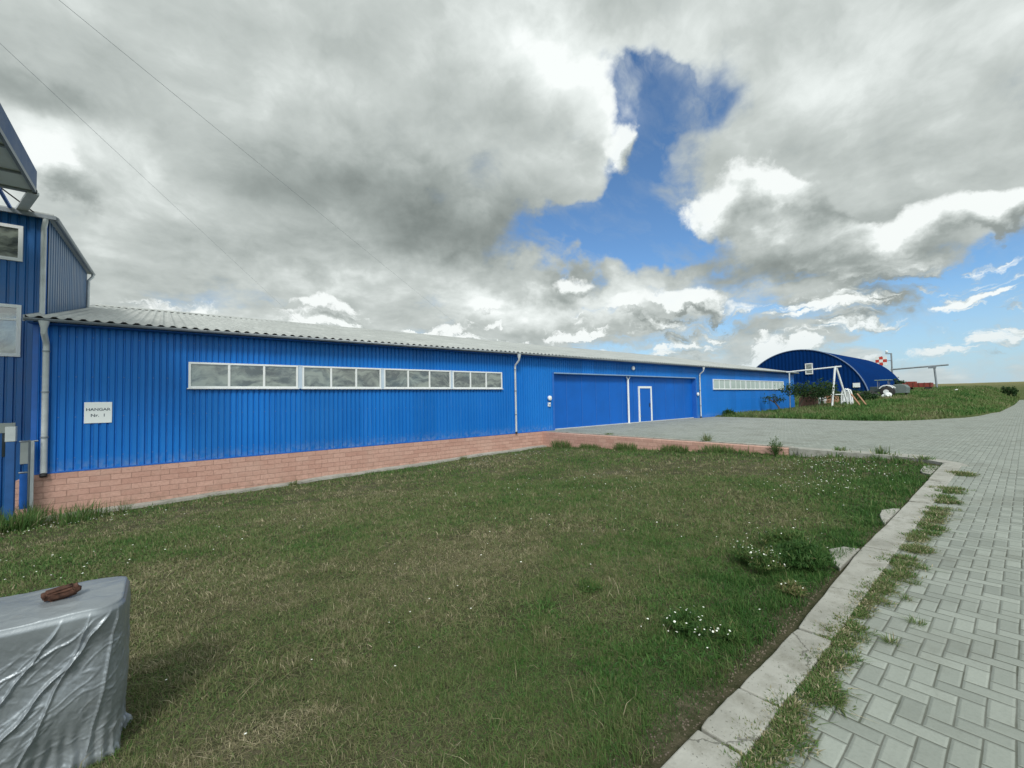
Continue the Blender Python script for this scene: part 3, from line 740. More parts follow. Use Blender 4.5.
# name board
sg = thing('hangar_sign', 'square white board reading HANGAR Nr. 1 near the left corner of the hangar', 'sign', (-1.29, YF-.04, 1.47))
m = MB(); m.box(-1.55, -1.03, YF-.055, YF-.036, 1.20, 1.74); m.build('board', mat('white_board', (.84, .88, .89), .5), sg, bevel=.003)
def text(s, x, y, z, size, m, parent, name='lettering', sx=1., rot=0.):
    cu = bpy.data.curves.new(name, 'FONT'); cu.body = s; cu.size = size; cu.align_x = 'CENTER'; cu.extrude = .001; cu.offset = size*.012
    tmp = bpy.data.objects.new('tmp', cu); COL.objects.link(tmp)
    dg = bpy.context.evaluated_depsgraph_get(); me = bpy.data.meshes.new_from_object(tmp.evaluated_get(dg))
    bpy.data.objects.remove(tmp); off = ORG[parent.name]
    me.transform(Matrix.Translation(Vector((x, y, z))-off) @ Matrix.Rotation(R(90), 4, 'X') @ Matrix.Diagonal((sx, 1, 1, 1)))
    me.materials.clear(); me.materials.append(m)
    o = bpy.data.objects.new(name, me); COL.objects.link(o); o.parent = parent; return o
INK = mat('dark_lettering', (.03, .06, .10), .6)
text('HANGAR', -1.29, YF-.058, 1.52, .095, INK, sg, sx=1.15)
text('Nr.  1', -1.29, YF-.058, 1.365, .105, INK, sg, sx=1.1)

# ------------------------------------------------------------------ retaining wall of the yard
m1 = MB(); n = 60; vs = []; fs = []
for q in range(n+1):
    y = 4.62 + (YF-.06-4.62)*q/n; jit = random.uniform(-.004, .004)
    vs += [(PX0-.30, y, -.03+jit), (PX0-.30, y, -1.7), (PX0, y, -.03+jit), (PX0, y, -1.7)]
for q in range(n): fs += [(q*4, q*4+1, q*4+5, q*4+4), (q*4, q*4+4, q*4+6, q*4+2), (q*4+2, q*4+6, q*4+7, q*4+3)]
fs += [(0, 2, 3, 1), (n*4, n*4+1, n*4+3, n*4+2)]
m1.add(vs, fs)
rw = m1.build('retaining_wall', BRICK_Y, loc=(PX0, 10, 0)); rw.data.name = 'retaining_wall'
tag(rw, 'low salmon block retaining wall holding the paved yard above the lawn', 'wall')
# thin coping left as rough concrete edge
m1 = MB(); m1.box(PX0+.003, PX0+.22, 4.6, YF-.07, -.3, .007); tag(m1.build('yard_edge', CONC), kind='structure')

# ------------------------------------------------------------------ control tower at the left end
TX, TY = -2.47, 16.6
tw = thing('control_tower', 'taller blue clad office tower abutting the left end of the long hangar', 'tower', (TX, TY, -1.1))
m1 = MB(); clad(m1, -9, TX, TY, -1.1, 6.70, pitch=.16)
m1.box(-8.98, TX-.03, TY+.03, 23.9, -1.1, 6.6)
m1.build('wall', BLUE_DARK, tw)
m1 = MB(); clad_x(m1, TX, TY, 24.0, lambda y: -1.1, lambda y: 6.70+.048*(y-TY), pitch=.34, d=.06, side=1)
m1.build('side_wall', weathered('sheen_side_blue', (.075, .155, .29), .45, .2, 1., .1, bscale=5.), tw)  # same blue cladding, its pale grazing-angle sheen put into the colour
m1 = MB(); m1.box(TX-.06, TX+.04, TY-.045, TY+.06, -1.1, 6.70); m1.build('corner_trim', BLUE_TRIM, tw, bevel=.004)
m1 = MB(); m1.add([(-9.2, TY-.18, 6.68), (TX+.16, TY-.18, 6.68), (TX+.16, 24.2, 7.06), (-9.2, 24.2, 7.06), (-9.2, TY-.18, 6.80), (TX+.16, TY-.18, 6.80), (TX+.16, 24.2, 7.18), (-9.2, 24.2, 7.18)],
                  [(0, 3, 2, 1), (4, 5, 6, 7), (0, 1, 5, 4), (1, 2, 6, 5), (2, 3, 7, 6), (3, 0, 4, 7)])
tr = m1.build('roof', ROOF, tw)
m1 = MB(); m1.box(-9.2, TX+.22, TY-.26, TY-.182, 6.64, 6.74); m1.tube([(TX+.22, TY-.2, 6.68), (TX+.22, 24.25, 7.08)], .06, 10); m1.split('gutter', GUTTER, tr)
def tpipe(pts, r=.05):
    m = MB(); m.tube(pts, r, 12); m.build('downpipe', GALV, tw, smooth=True)
tpipe([(TX+.02, TY-.2, 6.68), (TX+.02, TY-.2, 6.58), (TX-.02, TY-.10, 6.42), (TX-.02, TY-.10, 3.7)], .055)
tpipe([(TX+.22, 24.0, 7.05), (TX+.22, 24.0, 6.92), (TX+.12, 23.8, 6.7), (TX+.10, 23.8, 4.5)])
def twin(x0, x1, z0, z1, top=None):
    m = MB(); f = .085; y = TY-.08
    m.box(x0, x1, y, TY+.03, z0, z0+f); m.box(x0, x1, y, TY+.03, z1-f, z1); m.box(x0, x0+f, y, TY+.03, z0+f, z1-f); m.box(x1-f, x1, y, TY+.03, z0+f, z1-f)
    if top: m.box(x0+f, x1-f, y+.005, TY+.03, top, top+.06)
    xm = (x0+x1)/2; m.box(xm-.04, xm+.04, y+.004, TY+.03, z0+f, (top or z1-f))
    wo_ = m.build('window', WHITE, tw, bevel=.004)
    m = MB(); m.add([(x0+f, y+.03, z0+f), (x1-f, y+.03, z0+f), (x1-f, y+.03, z1-f), (x0+f, y+.03, z1-f)], [(0, 1, 2, 3)]); m.build('pane', GLASS, wo_)
twin(-4.4, -2.86, 5.44, 6.38); twin(-4.4, -2.86, 2.95, 4.30, 3.88); twin(-7.4, -5.9, 5.44, 6.38); twin(-7.4, -5.9, 2.95, 4.30, 3.88)
# pale ground floor opening and sill seen over the gate
m = MB(); m.box(-3.9, -2.92, TY-.05, TY+.02, 1.0, 1.25); m.box(-3.08, -2.90, TY-.05, TY+.02, .7, 1.0); m.box(-2.83, -2.60, TY-.05, TY+.02, .18, .78)
m.split('entrance_surround', weathered('pale_render', (.42, .45, .40), .7, .2), tw)
m = MB(); m.box(-3.9, -3.09, TY-.03, TY+.0, .4, .998); m.build('entrance_door', GLASS_DARK, tw)
# raised canopy: deep blue fascia, grey soffit, on struts
cn_x0, cn_x1, cy0, cy1, cz = -8.5, -2.45, 10.6, 15.33, 6.93
m = MB(); m.box(cn_x0, cn_x1, cy0, cy1, cz+.06, cz+.53); cp = m.build('canopy', weathered('canopy_fascia', (.02, .075, .20), .5, .1, 2.), tw, bevel=.006)
m = MB(); m.box(cn_x0+.05, cn_x1-.04, cy0+.04, cy1-.10, cz, cz+.058); m.build('soffit', weathered('soffit_panels', (.62, .68, .69), .6, .1, 1.), cp)
m = MB()
for y in (11.6, 12.9, 14.2): m.box(cn_x0+.06, cn_x1-.05, y-.03, y+.03, cz-.05, cz-.002)
m.box(cn_x1-.05, cn_x1+.01, cy0, cy1, cz-.04, cz+.055); m.box(cn_x0, cn_x1+.01, cy1-.09, cy1+.04, cz-.04, cz+.056)
m.split('edge_trim', GUTTER, cp)
m = MB(); m.bar((cn_x1-.05, cy1-.02, cz-.03), (-2.98, TY+.1, 6.74), .20, .07); m.bar((-7.9, cy1-.02, cz-.03), (-7.4, TY+.1, 6.74), .20, .07)
m.split('strut', GALV, cp)
m = MB(); m.bar((-3.08, TY-.05, 6.78), (-3.08, TY-1.35, 6.92), .06, .06); m.bar((-5.5, TY+.3, 6.75), (-5.5, TY+.3, 7.35), .06, .06); m.bar((-8.2, TY+.3, 6.75), (-8.2, TY+.3, 7.35), .06, .06)
m.split('post', BLUE_TRIM, cp)
m = MB(); m.tube([(-2.62, TY-.12, 6.74), (-3.2, TY-1.4, 7.0)], .016, 6); m.tube([(-3.2, TY-1.4, 7.0), (-4.2, TY-3.4, cz)], .016, 6); m.split('tie_rod', DARK, cp)
# upper glazed room carrying the canopy's rear edge

# ------------------------------------------------------------------ gate and pillars at the hangar corner
m = MB(); m.box(-2.74, -2.60, 14.72, 14.86, -1.25, .86); gp = m.build('gate_post', weathered('post_blue', (.010, .075, .24), .5, .2, 4.), loc=(-2.67, 14.8, -1.2), bevel=.006)
tag(gp, 'thick blue steel post with a pale cap in front of the gate', 'post')
m = MB(); m.box(-2.75, -2.59, 14.71, 14.87, .864, 1.2); m.build('cap', weathered('pale_cap', (.42, .47, .48), .6, .15), gp, bevel=.006)
gt_ = thing('yard_gate', 'low blue and grey sheet gate between post and hangar corner', 'gate', (-2.45, 15.1, -1.1))
m = MB(); m.tube([(-2.60, 15.12, .83), (-2.30, 15.12, .83)], .02, 8); m.tube([(-2.60, 15.12, .10), (-2.44, 15.12, .10)], .02, 8); m.tube([(-2.44, 15.12, -1.1), (-2.44, 15.12, .86)], .02, 8)
m.split('rail', GUTTER, gt_)
m = MB(); m.box(-2.585, -2.46, 15.11, 15.13, -.75, .07); m.build('panel', BLUE_TRIM, gt_)
m = MB(); m.box(-2.415, -2.36, 15.09, 15.15, -1.1, .84); m.split('post', GALV, gt_)
m = MB(); m.box(-2.72, -2.46, 15.5, 15.85, -1.3, -.12); bp = m.build('brick_pillar', BRICK_X, loc=(-2.6, 15.5, 0), bevel=.01)
tag(bp, 'short salmon block pillar behind the gate beside the hangar corner', 'pillar')

# ------------------------------------------------------------------ grass blades
fwd = np.array([F_.x, F_.y]); rgt = np.array([R_.x, R_.y])
def in_view(X, Y, mxm=1.5):
    d = X*fwd[0]+Y*fwd[1]; s = X*rgt[0]+Y*rgt[1]
    return (d > .4) & (np.abs(s) < d*1.22+mxm)
def blades(X, Y, Z, h, wd, tone, lean=.5, bend=True, head=None):
    n = len(X); a = rng.uniform(0, 2*np.pi, n); dx, dy = np.cos(a), np.sin(a)
    b = rng.uniform(0, 2*np.pi, n) if head is None else head
    ln = np.abs(rng.normal(0, lean, n)); lx_, ly_ = np.cos(b)*ln*h, np.sin(b)*ln*h
    hz_ = h/np.sqrt(1+ln**2)
    P = np.stack([X, Y, Z], -1); Wv = np.stack([dx*wd, dy*wd, 0*wd], -1)/2
    L = np.stack([lx_, ly_, hz_], -1)
    mid = P + np.stack([lx_*.35, ly_*.35, hz_*.62], -1)
    V = np.stack([P-Wv, P+Wv, mid+Wv*.8, mid-Wv*.8, P+L], 1).reshape(-1, 3)
    o = np.arange(n)*5
    F = np.stack([o, o+1, o+2, o+3, o+3, o+2, o+4], -1).ravel()
    ln_ = np.tile([4, 3], n); return V, F, ln_, np.repeat(tone, 5)
def join(parts):
    off = 0; V = []; F = []; L = []; T = []
    for v, f, l, t_ in parts:
        V.append(v); F.append(f+off); L.append(l); T.append(t_); off += len(v)
    return np.concatenate(V), np.concatenate(F), np.concatenate(L), np.concatenate(T)
def green_map(X, Y):
    """0 lush .. 1 parched, the pattern of the lawn itself"""
    edge = sm(2.5, 1.3, Y + .5*(fbm(X*1.1, Y*1.1, 3)-.5))                                    # lush along the kerb
    wall = sm(13.4, 15.0, Y)*.5                                # and in the shelter of the walls
    rt = sm(13.0, 14.6, X)*.6
    lush = np.maximum(np.maximum(edge*sm(2.0, 3.0, X+.3*Y+.5), wall), rt)
    lush = np.maximum(lush, sm(10.5, 13, X)*sm(5, 2.4, Y)*.8)
    lush = np.maximum(lush, sm(-.2, -1.6, X)*sm(9, 6, Y)*.6)
    base = .67 + (fbm(X*.45+3, Y*.45, 5)-.5)*1.0
    bare = np.exp(-(((X-.45)/.35)**2+((Y-2.65)/.22)**2)) + .5*np.exp(-(((X-3.0)/1.6)**2+((Y-4.5)/1.4)**2))
    return np.clip(base - .48*lush + .35*bare + (fbm(X*2.6, Y*2.6, 3)-.5)*.5 + (fbm(X*9, Y*9, 2)-.5)*.3 + (fbm(X*1.3+7, Y*1.3, 3)-.5)*.3, 0.02, .97), bare
parts = []
for (r0, r1, dens, hh, ww) in [(1.2, 3.0, 9500, .045, .0032), (3.0, 5.0, 5200, .050, .0045), (5.0, 8.0, 2600, .055, .007), (8.0, 13., 1000, .065, .012), (13., 24., 380, .08, .022)]:
    area = math.pi*(r1**2-r0**2); n = int(area*dens*.5)
    rr = np.sqrt(rng.uniform(r0**2, r1**2, n)); th = YAW + rng.uniform(-1.25, 1.25, n)*1.0
    n = len(rr); X = rr*np.cos(th); Y = rr*np.sin(th)
    k = in_view(X, Y) & (Y > 1.12+.03*rng.random(n)) & (X < PX0-.32) & (Y < 14.96) & (Y > np.interp(X, [0, 5, 13.2, 14.4], [1.10, 1.17, 1.24, 2.1]))
    X, Y = X[k], Y[k]; g, bare = green_map(X, Y)
    # thin and patchy: clumps, bare spots and a gap of soil along the kerb
    cl = fbm(X*9, Y*9, 2)*.6 + fbm(X*2, Y*2, 2)*.4
    pk = sm(.18, .46, cl + .25*(.6-g)) * (1-.6*np.clip(bare, 0, 1)) * sm(1.07, 1.22 , Y+.15*(fbm(X*3, Y*3, 2)-.5))
    k = rng.random(len(X)) < pk; X, Y, g, cl = X[k], Y[k], g[k], cl[k]
    n = len(X)
    cl2 = fbm(X*6+40, Y*6, 3)
    h = hh*.80*np.clip(rng.lognormal(0, .35, n), .3, 2.4)*(1.2-.5*g)*(.35+1.15*sm(.25, .75, cl2))
    h = h*.85*(1 + .15*sm(1.9, 1.2, Y)*(g < .5)) * (1-.45*sm(14.2, 14.9, Y)) * (1+.9*sm(13.9, 14.4, X))
    tone = np.clip(g*.74 - .10*sm(.5, .3, fbm(X*3.2+11, Y*3.2, 3)) + rng.normal(0, .17, n) + (cl2-.5)*.55 + (rng.random(n) < .02+.05*g)*rng.uniform(.15, .4, n), 0, 1)
    lean = .6+.5*g
    wind = np.where(rng.random(n) < .4, 2.6+rng.normal(0, .5, n), rng.uniform(0, 2*np.pi, n))
    parts.append(blades(X, Y, lawn_z(X, Y)-.004, h, ww*rng.uniform(.6, 1.3, n), tone, lean, head=wind))
# thatch: short bits lying flat between the blades
for (r0, r1, dens, ln0, ww) in [(1.2, 3.2, 9000, .020, .0035), (3.2, 6., 3800, .028, .006), (6., 11., 1100, .045, .012)]:
    n = int(math.pi*(r1**2-r0**2)*dens*.4); rr = np.sqrt(rng.uniform(r0**2, r1**2, n)); th = YAW+rng.uniform(-1.2, 1.2, n); X = rr*np.cos(th); Y = rr*np.sin(th)
    k = in_view(X, Y) & (Y > 1.28) & (Y < 14.95) & (X < PX0-.35); X, Y = X[k], Y[k]; n = len(X); g, bare = green_map(X, Y)
    parts.append(blades(X, Y, lawn_z(X, Y)+.002, ln0*rng.uniform(.5, 1.5, n), ww*rng.uniform(.6, 1.3, n), np.clip(.12+g*.5+rng.normal(0, .17, n)+bare*.25, 0, 1), 2.2))
# long dry stems lying through the turf, broad clover-like leaves
n = 3000; rr = np.sqrt(rng.uniform(1.3**2, 7**2, n)); th = YAW+rng.uniform(-1.1, 1.1, n); X = rr*np.cos(th); Y = rr*np.sin(th)
k = in_view(X, Y) & (Y > 1.35) & (Y < 15) & (fbm(X*1.5, Y*1.5, 3) > .42); X, Y = X[k], Y[k]; n = len(X)
parts.append(blades(X, Y, lawn_z(X, Y), rng.uniform(.05, .15, n), np.full(n, .0035)*rng.uniform(.7, 1.4, n), rng.uniform(.55, 1, n), 1.6))
n = 60000; rr = np.sqrt(rng.uniform(1.2**2, 6**2, n)); th = YAW+rng.uniform(-1.1, 1.1, n); X = rr*np.cos(th); Y = rr*np.sin(th)
g, _ = green_map(X, Y); k = in_view(X, Y) & (Y > 1.2) & (Y < 15) & (g < .45) & (fbm(X*3+9, Y*3, 3) > .45); X, Y, g = X[k], Y[k], g[k]; n = len(X)
parts.append(blades(X, Y, lawn_z(X, Y), rng.uniform(.02, .045, n), rng.uniform(.007, .016, n), np.clip(g*.4+rng.normal(0, .1, n), 0, 1), 1.1))
V, F, L, T = join(parts); print('blades', len(L)//2)
go = raw('grass', V, F, L, GRASS, T)
tag(go, 'short patchy half dry grass of the lawn', 'grass', kind='stuff')
# rough turf on the far bank
n = 70000; X = 31+ (rng.random(n)**1.6)*90; Y = rng.uniform(1, 1, n)*0 + rng.random(n)*(.33*X+4)
k = (Y > road_edge(X)+.05) & (X > np.interp(Y, [5, 8.5, 11, 15.4], [31.1, 31.55, 31.95, 32.55])) & ~((X < 51) & (Y > 15.2)) & ~((X > 78) & (Y > 14.2)); X, Y = X[k], Y[k]; n = len(X)
g = np.clip(.42 + (fbm(X*.3, Y*.5, 4)-.5)*1.3, 0, 1)
V, F, L, T = blades(X, Y, bank_z(X, Y)-.01, rng.uniform(.08, .26, n)*(1+X/150)*(.6+.8*fbm(X*.8, Y*.8, 3)), rng.uniform(.02, .05, n)*(1+X/70), np.clip(g*.8+rng.normal(0, .1, n), 0, 1), .6)
tag(raw('rough_grass', V, F, L, GRASS, T), 'rough uncut grass on the bank behind the yard', 'grass', kind='stuff')
# scattered tiny white flowers of the lawn
def spots(cands):
    V = []; F = []; L = []
    for (x, y, z, s) in cands:
        b = len(V); tl = rng.uniform(-.5, .5, 2)
        for q in range(6):
            a = q*math.pi/3; V.append((x+s*math.cos(a), y+s*math.sin(a), z+s*.4*(tl[0]*math.cos(a)+tl[1]*math.sin(a))))
        V.append((x, y, z+s*.45))
        for q in range(6): F += [b+q, b+(q+1) % 6, b+6]; L.append(3)
    return np.array(V), np.array(F), np.array(L)
c = []
cent = [(11.3, 2.6, .9, 90), (9.2, 2.5, .9, 60), (12.6, 3.4, .8, 60), (5.4, 2.0, .5, 26), (7.5, 5.8, 1.6, 50), (6.3, 7.6, 1.2, 30), (2.8, 1.6, .25, 14), (-1.2, 8.5, 1.4, 60), (-1.6, 13.4, .9, 60), (11, 12.8, 1.5, 60), (3.5, 3.2, 2.2, 34)]
for (x, y, s_, n_) in cent:
    for q in range(n_):
        a, b = x+rng.normal(0, s_), y+rng.normal(0, s_*.6)
        if 1.3 < b < 15 and a < 14.3:
            d_ = math.hypot(a, b); c.append((a, b, float(lawn_z(a, b))+rng.uniform(.04, .08), rng.uniform(.003, .007)*(1+d_*.10)))
V, F, L = spots(c)
tag(raw('wild_flowers', V, F, L, PETAL), 'tiny white flowers scattered through the lawn', 'flowers', kind='stuff')
# soil crumbs along the kerb edge
mb = MB()
for q in range(1500):
    x = rng.uniform(.3, 9); y = float(np.interp(x, [0, 3.5, 5.6, 9], [1.10, 1.12, 1.2, 1.22]))+abs(rng.normal(0, .09)); s_ = rng.uniform(.002, .008)
    mb.ball((x, y, float(lawn_z(x, y))+s_*.3), s_, s_*rng.uniform(.6, 1.2), s_*.7, 5, 3, .2, q)
tag(mb.build('gravel', weathered('crumbs', (.15, .125, .095), .9, .3)), 'crumbs of soil and grit beside the kerb', 'gravel', kind='stuff')

# ------------------------------------------------------------------ weeds
def tuft(cx, cy, cz, n, r, h, wd, tone, lean=1.0, dry=.2):
    X = cx+rng.normal(0, r*.45, n); Y = cy+rng.normal(0, r*.45, n)
    hd = np.arctan2(Y-cy, X-cx)+rng.normal(0, .6, n)
    t_ = np.clip(tone+rng.normal(0, .15, n)+(rng.random(n) < dry)*.5, 0, 1)
    return blades(X, Y, np.full(n, cz), h*rng.uniform(.4, 1.3, n), wd*rng.uniform(.6, 1.4, n), t_, lean, head=hd)
KW = [(2.05, .86, .13, 'broad olive weed patch between kerb and pavers nearest the camera'), (2.30, .85, .11, 'second weed patch from the camera beside the kerb, half dry'),
      (2.58, .83, .13, 'thick dark weed patch at the kerb by the crack between two slabs'), (2.83, .80, .11, 'weed patch spreading over the pavers below the kerb joint'),
      (3.08, .86, .12, 'rounded green weed patch next to the kerb joint'), (3.35, .86, .09, 'small weed cushion just beyond the kerb joint'), (3.62, .88, .12, 'dense weed clump pressed against the kerb slab'),
      (3.92, .88, .08, 'low weed clump a step beyond the dense one along the kerb'), (4.20, .87, .11, 'olive weed cushion beside the kerb before the broken lump'), (4.55, .86, .12, 'weed cushion beside the long kerb slab opposite the dark bush'),
      (4.95, .84, .12, 'spreading weed opposite the broken concrete lump'), (5.45, .85, .13, 'dark weed clump at the bend of the kerb'), (5.95, .85, .13, 'weed clump just past the bend of the kerb'), (6.5, .84, .15, 'tall grassy weed halfway along the kerb'),
      (7.1, .84, .16, 'grassy weed beyond the tall one along the kerb'), (7.9, .86, .17, 'weed clump on the far half of the kerb'), (8.9, .87, .17, 'flat weed clump on the far half of the kerb, paler'), (9.9, .88, .18, 'weed clump near the far end of the kerb'), (11.9, .93, .22, 'dark weed clump at the far tip of the kerb')]
def plant(name, label, cat, loc, parts, m, group=None):
    V, F, L, T = join(parts); V = V - np.array(loc)
    o = raw(name, V, F, L, m, T); o.location = loc; ORG[o.name] = Vector(loc); return tag(o, label, cat, group)
for (x, y, r, lab) in KW:
    ps = []
    nn = 8
    for q in range(nn):
        ps.append(tuft(x+rng.normal(0, r*.9), y-.035+rng.normal(0, r*.30), .004, int(170), r*.70, r*.21, .0052+.0006*x, rng.uniform(.22, .55), 1.6, .2))
    plant('weed', lab, 'weed', (x, y, 0), ps, GRASS, 'weeds growing in the joint along the kerb')
KP = [(3.22, .72, 'small starry weed in a paver joint nearest the camera'), (2.7, .70, 'small flat weed between pavers near the front of the kerb'), (4.43, .66, 'small weed in a paver joint, middle of the row out on the road'), (4.83, .66, 'tiny weed in a paver joint just past the middle one'), (4.03, .55, 'small weed farthest out on the pavers'), (5.3, .66, 'thin weed on the pavers beyond the others'), (5.9, .68, 'last small weed out on the pavers'), (3.6, .62, 'brownish small weed between pavers close to the kerb joint'), (3.5, .75, 'green small weed by the kerb joint on the pavers')]
for (x, y, lab) in KP:
    plant('weed', lab, 'weed', (x, y, 0), [tuft(x, y, .003, 70, .045, .045, .004, .35, 1.6, .15)], GRASS, 'small weeds out on the pavers')
def leafy(x, y, z, r, h, n, wd, tone, fl=0, fr=.007):
    """bushy herb: stems carrying many small leaves, optional white flower heads"""
    ps = []; heads = []
    for q in range(n):
        a = rng.uniform(0, 2*np.pi); rr_ = r*math.sqrt(rng.random()); tx, ty = x+rr_*math.cos(a), y+rr_*math.sin(a); th_ = h*(1-.55*(rr_/r)**2)*rng.uniform(.6, 1.1)
        m_ = 34; s = rng.random(m_)**.7
        X = x+(tx-x)*s*1.0+rng.normal(0, .012, m_); Y = y+(ty-y)*s+rng.normal(0, .012, m_); Z = z+th_*s
        ps.append(blades(X, Y, Z, rng.uniform(.02, .05, m_), np.full(m_, wd)*rng.uniform(.6, 1.3, m_), np.clip(tone+rng.normal(0, .15, m_)+s*.15, 0, 1), 1.3))
        if q < fl: heads.append((tx+rng.normal(0, .01), ty, z+th_+.02, fr*rng.uniform(.7, 1.3)))
    return ps, heads
V, F, L = spots([(0, 0, 0, 1.)]); _f = raw('flower', V, F, L, PETAL); FLOWER = _f.data; bpy.data.objects.remove(_f)
def herb(label, x, y, r, h, n, wd, tone, fl=0, group=None, name='weed_bush', z=None):
    z = float(lawn_z(x, y)) if z is None else z
    ps, hd = leafy(x, y, z, r, h, n, wd, tone, fl)
    o = plant(name, label, 'plant', (x, y, z), ps, LEAF, group)
    if hd:
        for a, b, c_, s_ in hd:
            fo = bpy.data.objects.new('flower', FLOWER); COL.objects.link(fo); fo.parent = o; fo.location = (a-x, b-y, c_-z); fo.scale = (s_,)*3; fo.rotation_euler = (rng.uniform(-.6, .6), rng.uniform(-.6, .6), 0)
    return o
herb('dense dark green feathery bush overhanging the kerb', 4.75, 1.44, .27, .26, 260, .008, .35)
herb('lighter green bushy weed behind the dark feathery bush', 5.2, 1.72, .28, .24, 140, .010, .55, 10)
herb('pale green weed with a cluster of white flowers left of the dark feathery bush', 4.35, 1.62, .16, .26, 55, .008, .55, 34)
herb('weed with small white flowers standing behind the flower cluster', 4.5, 1.85, .14, .22, 40, .008, .5, 14)
herb('sprawling weed with white flowers nearest the front of the kerb', 2.85, 1.60, .16, .17, 45, .007, .45, 20)
herb('low weed with a few white flowers at the soil edge', 2.97, 1.34, .10, .11, 26, .007, .5, 6)
herb('round dark green weed in the middle of the lawn', 2.95, 2.55, .15, .06, 26, .008, .55, 1)
herb('small leafy weed with yellowish edge at the kerb below the dark bush', 4.0, 1.30, .10, .10, 30, .008, .75, 4)
z_ = float(lawn_z(-2.3, 13.9))
plant('weed', 'tall grassy weeds at the foot of the gate posts', 'weed', (-2.3, 13.9, z_), [tuft(-2.3+rng.normal(0, .5), 13.9+rng.normal(0, .4), z_, 120, .3, .42, .014, .25, .5, .08) for q in range(12)], GRASS)
z_ = float(lawn_z(-1.4, 14.6))
plant('weed', 'sparse grassy weeds at the left corner of the block plinth', 'weed', (-1.4, 14.6, z_), [tuft(-1.5+rng.normal(0, .3), 14.6+rng.normal(0, .15), z_, 60, .2, .32, .012, .3, .5, .15) for q in range(5)], GRASS)
for (y, h, lab) in [(13.9, .34, 'grassy weed in the inner corner of the two block walls'), (12.2, .2, 'grass tuft at the foot of the retaining wall near the inner corner'), (10.3, .3, 'grassy weed tuft a third of the way along the retaining wall'), (8.2, .24, 'grass tuft halfway along the retaining wall'), (6.6, .26, 'broad grass tuft past the middle of the retaining wall')]:
    z = float(lawn_z(14.35, y)); plant('weed', lab, 'weed', (14.35, y, z), [tuft(14.35, y+q*.22, z, 110, .22, h, .016, .3, .45, .12) for q in (-1.5, -.4, .4, 1.6)], GRASS, 'grass tufts along the retaining wall')
herb('tall bushy weed at the end of the retaining wall', 14.3, 4.9, .26, .62, 46, .012, .5, 0)
for (x, y, h, lab) in [(14.9, 7.3, .28, 'thin upright weed on the yard edge above the retaining wall'), (14.95, 11.6, .08, 'tiny weed on the yard edge nearer the hangar'), (14.6, 3.4, .12, 'low weed on the concrete edging past the wall end'), (14.45, 2.5, .2, 'spiky weed on the curved concrete edging'), (13.9, 1.6, .1, 'low weed on the curved edging beside the kerb end')]:
    plant('weed', lab, 'weed', (x, y, 0), [tuft(x, y, .003, 90, .16, h, .014, .3, .7, .15)], GRASS, 'weeds on the yard edge')
herb('small round shrub at the foot of the hangar wall below the right window strip', 33.4, 14.6, .55, .62, 110, .05, .2, 0, None, 'shrub', z=0.)
for (x, lab) in [(3.2, 'weed leaning on the plinth below the first window'), (9.6, 'tiny weed on the footing strip below the last window')]:
    plant('weed', lab, 'weed', (x, 14.9, float(lawn_z(x, 14.9))), [tuft(x, 14.9, float(lawn_z(x, 14.9)), 80, .14, .16, .012, .35, .7, .15)], GRASS, 'weeds at the hangar plinth')

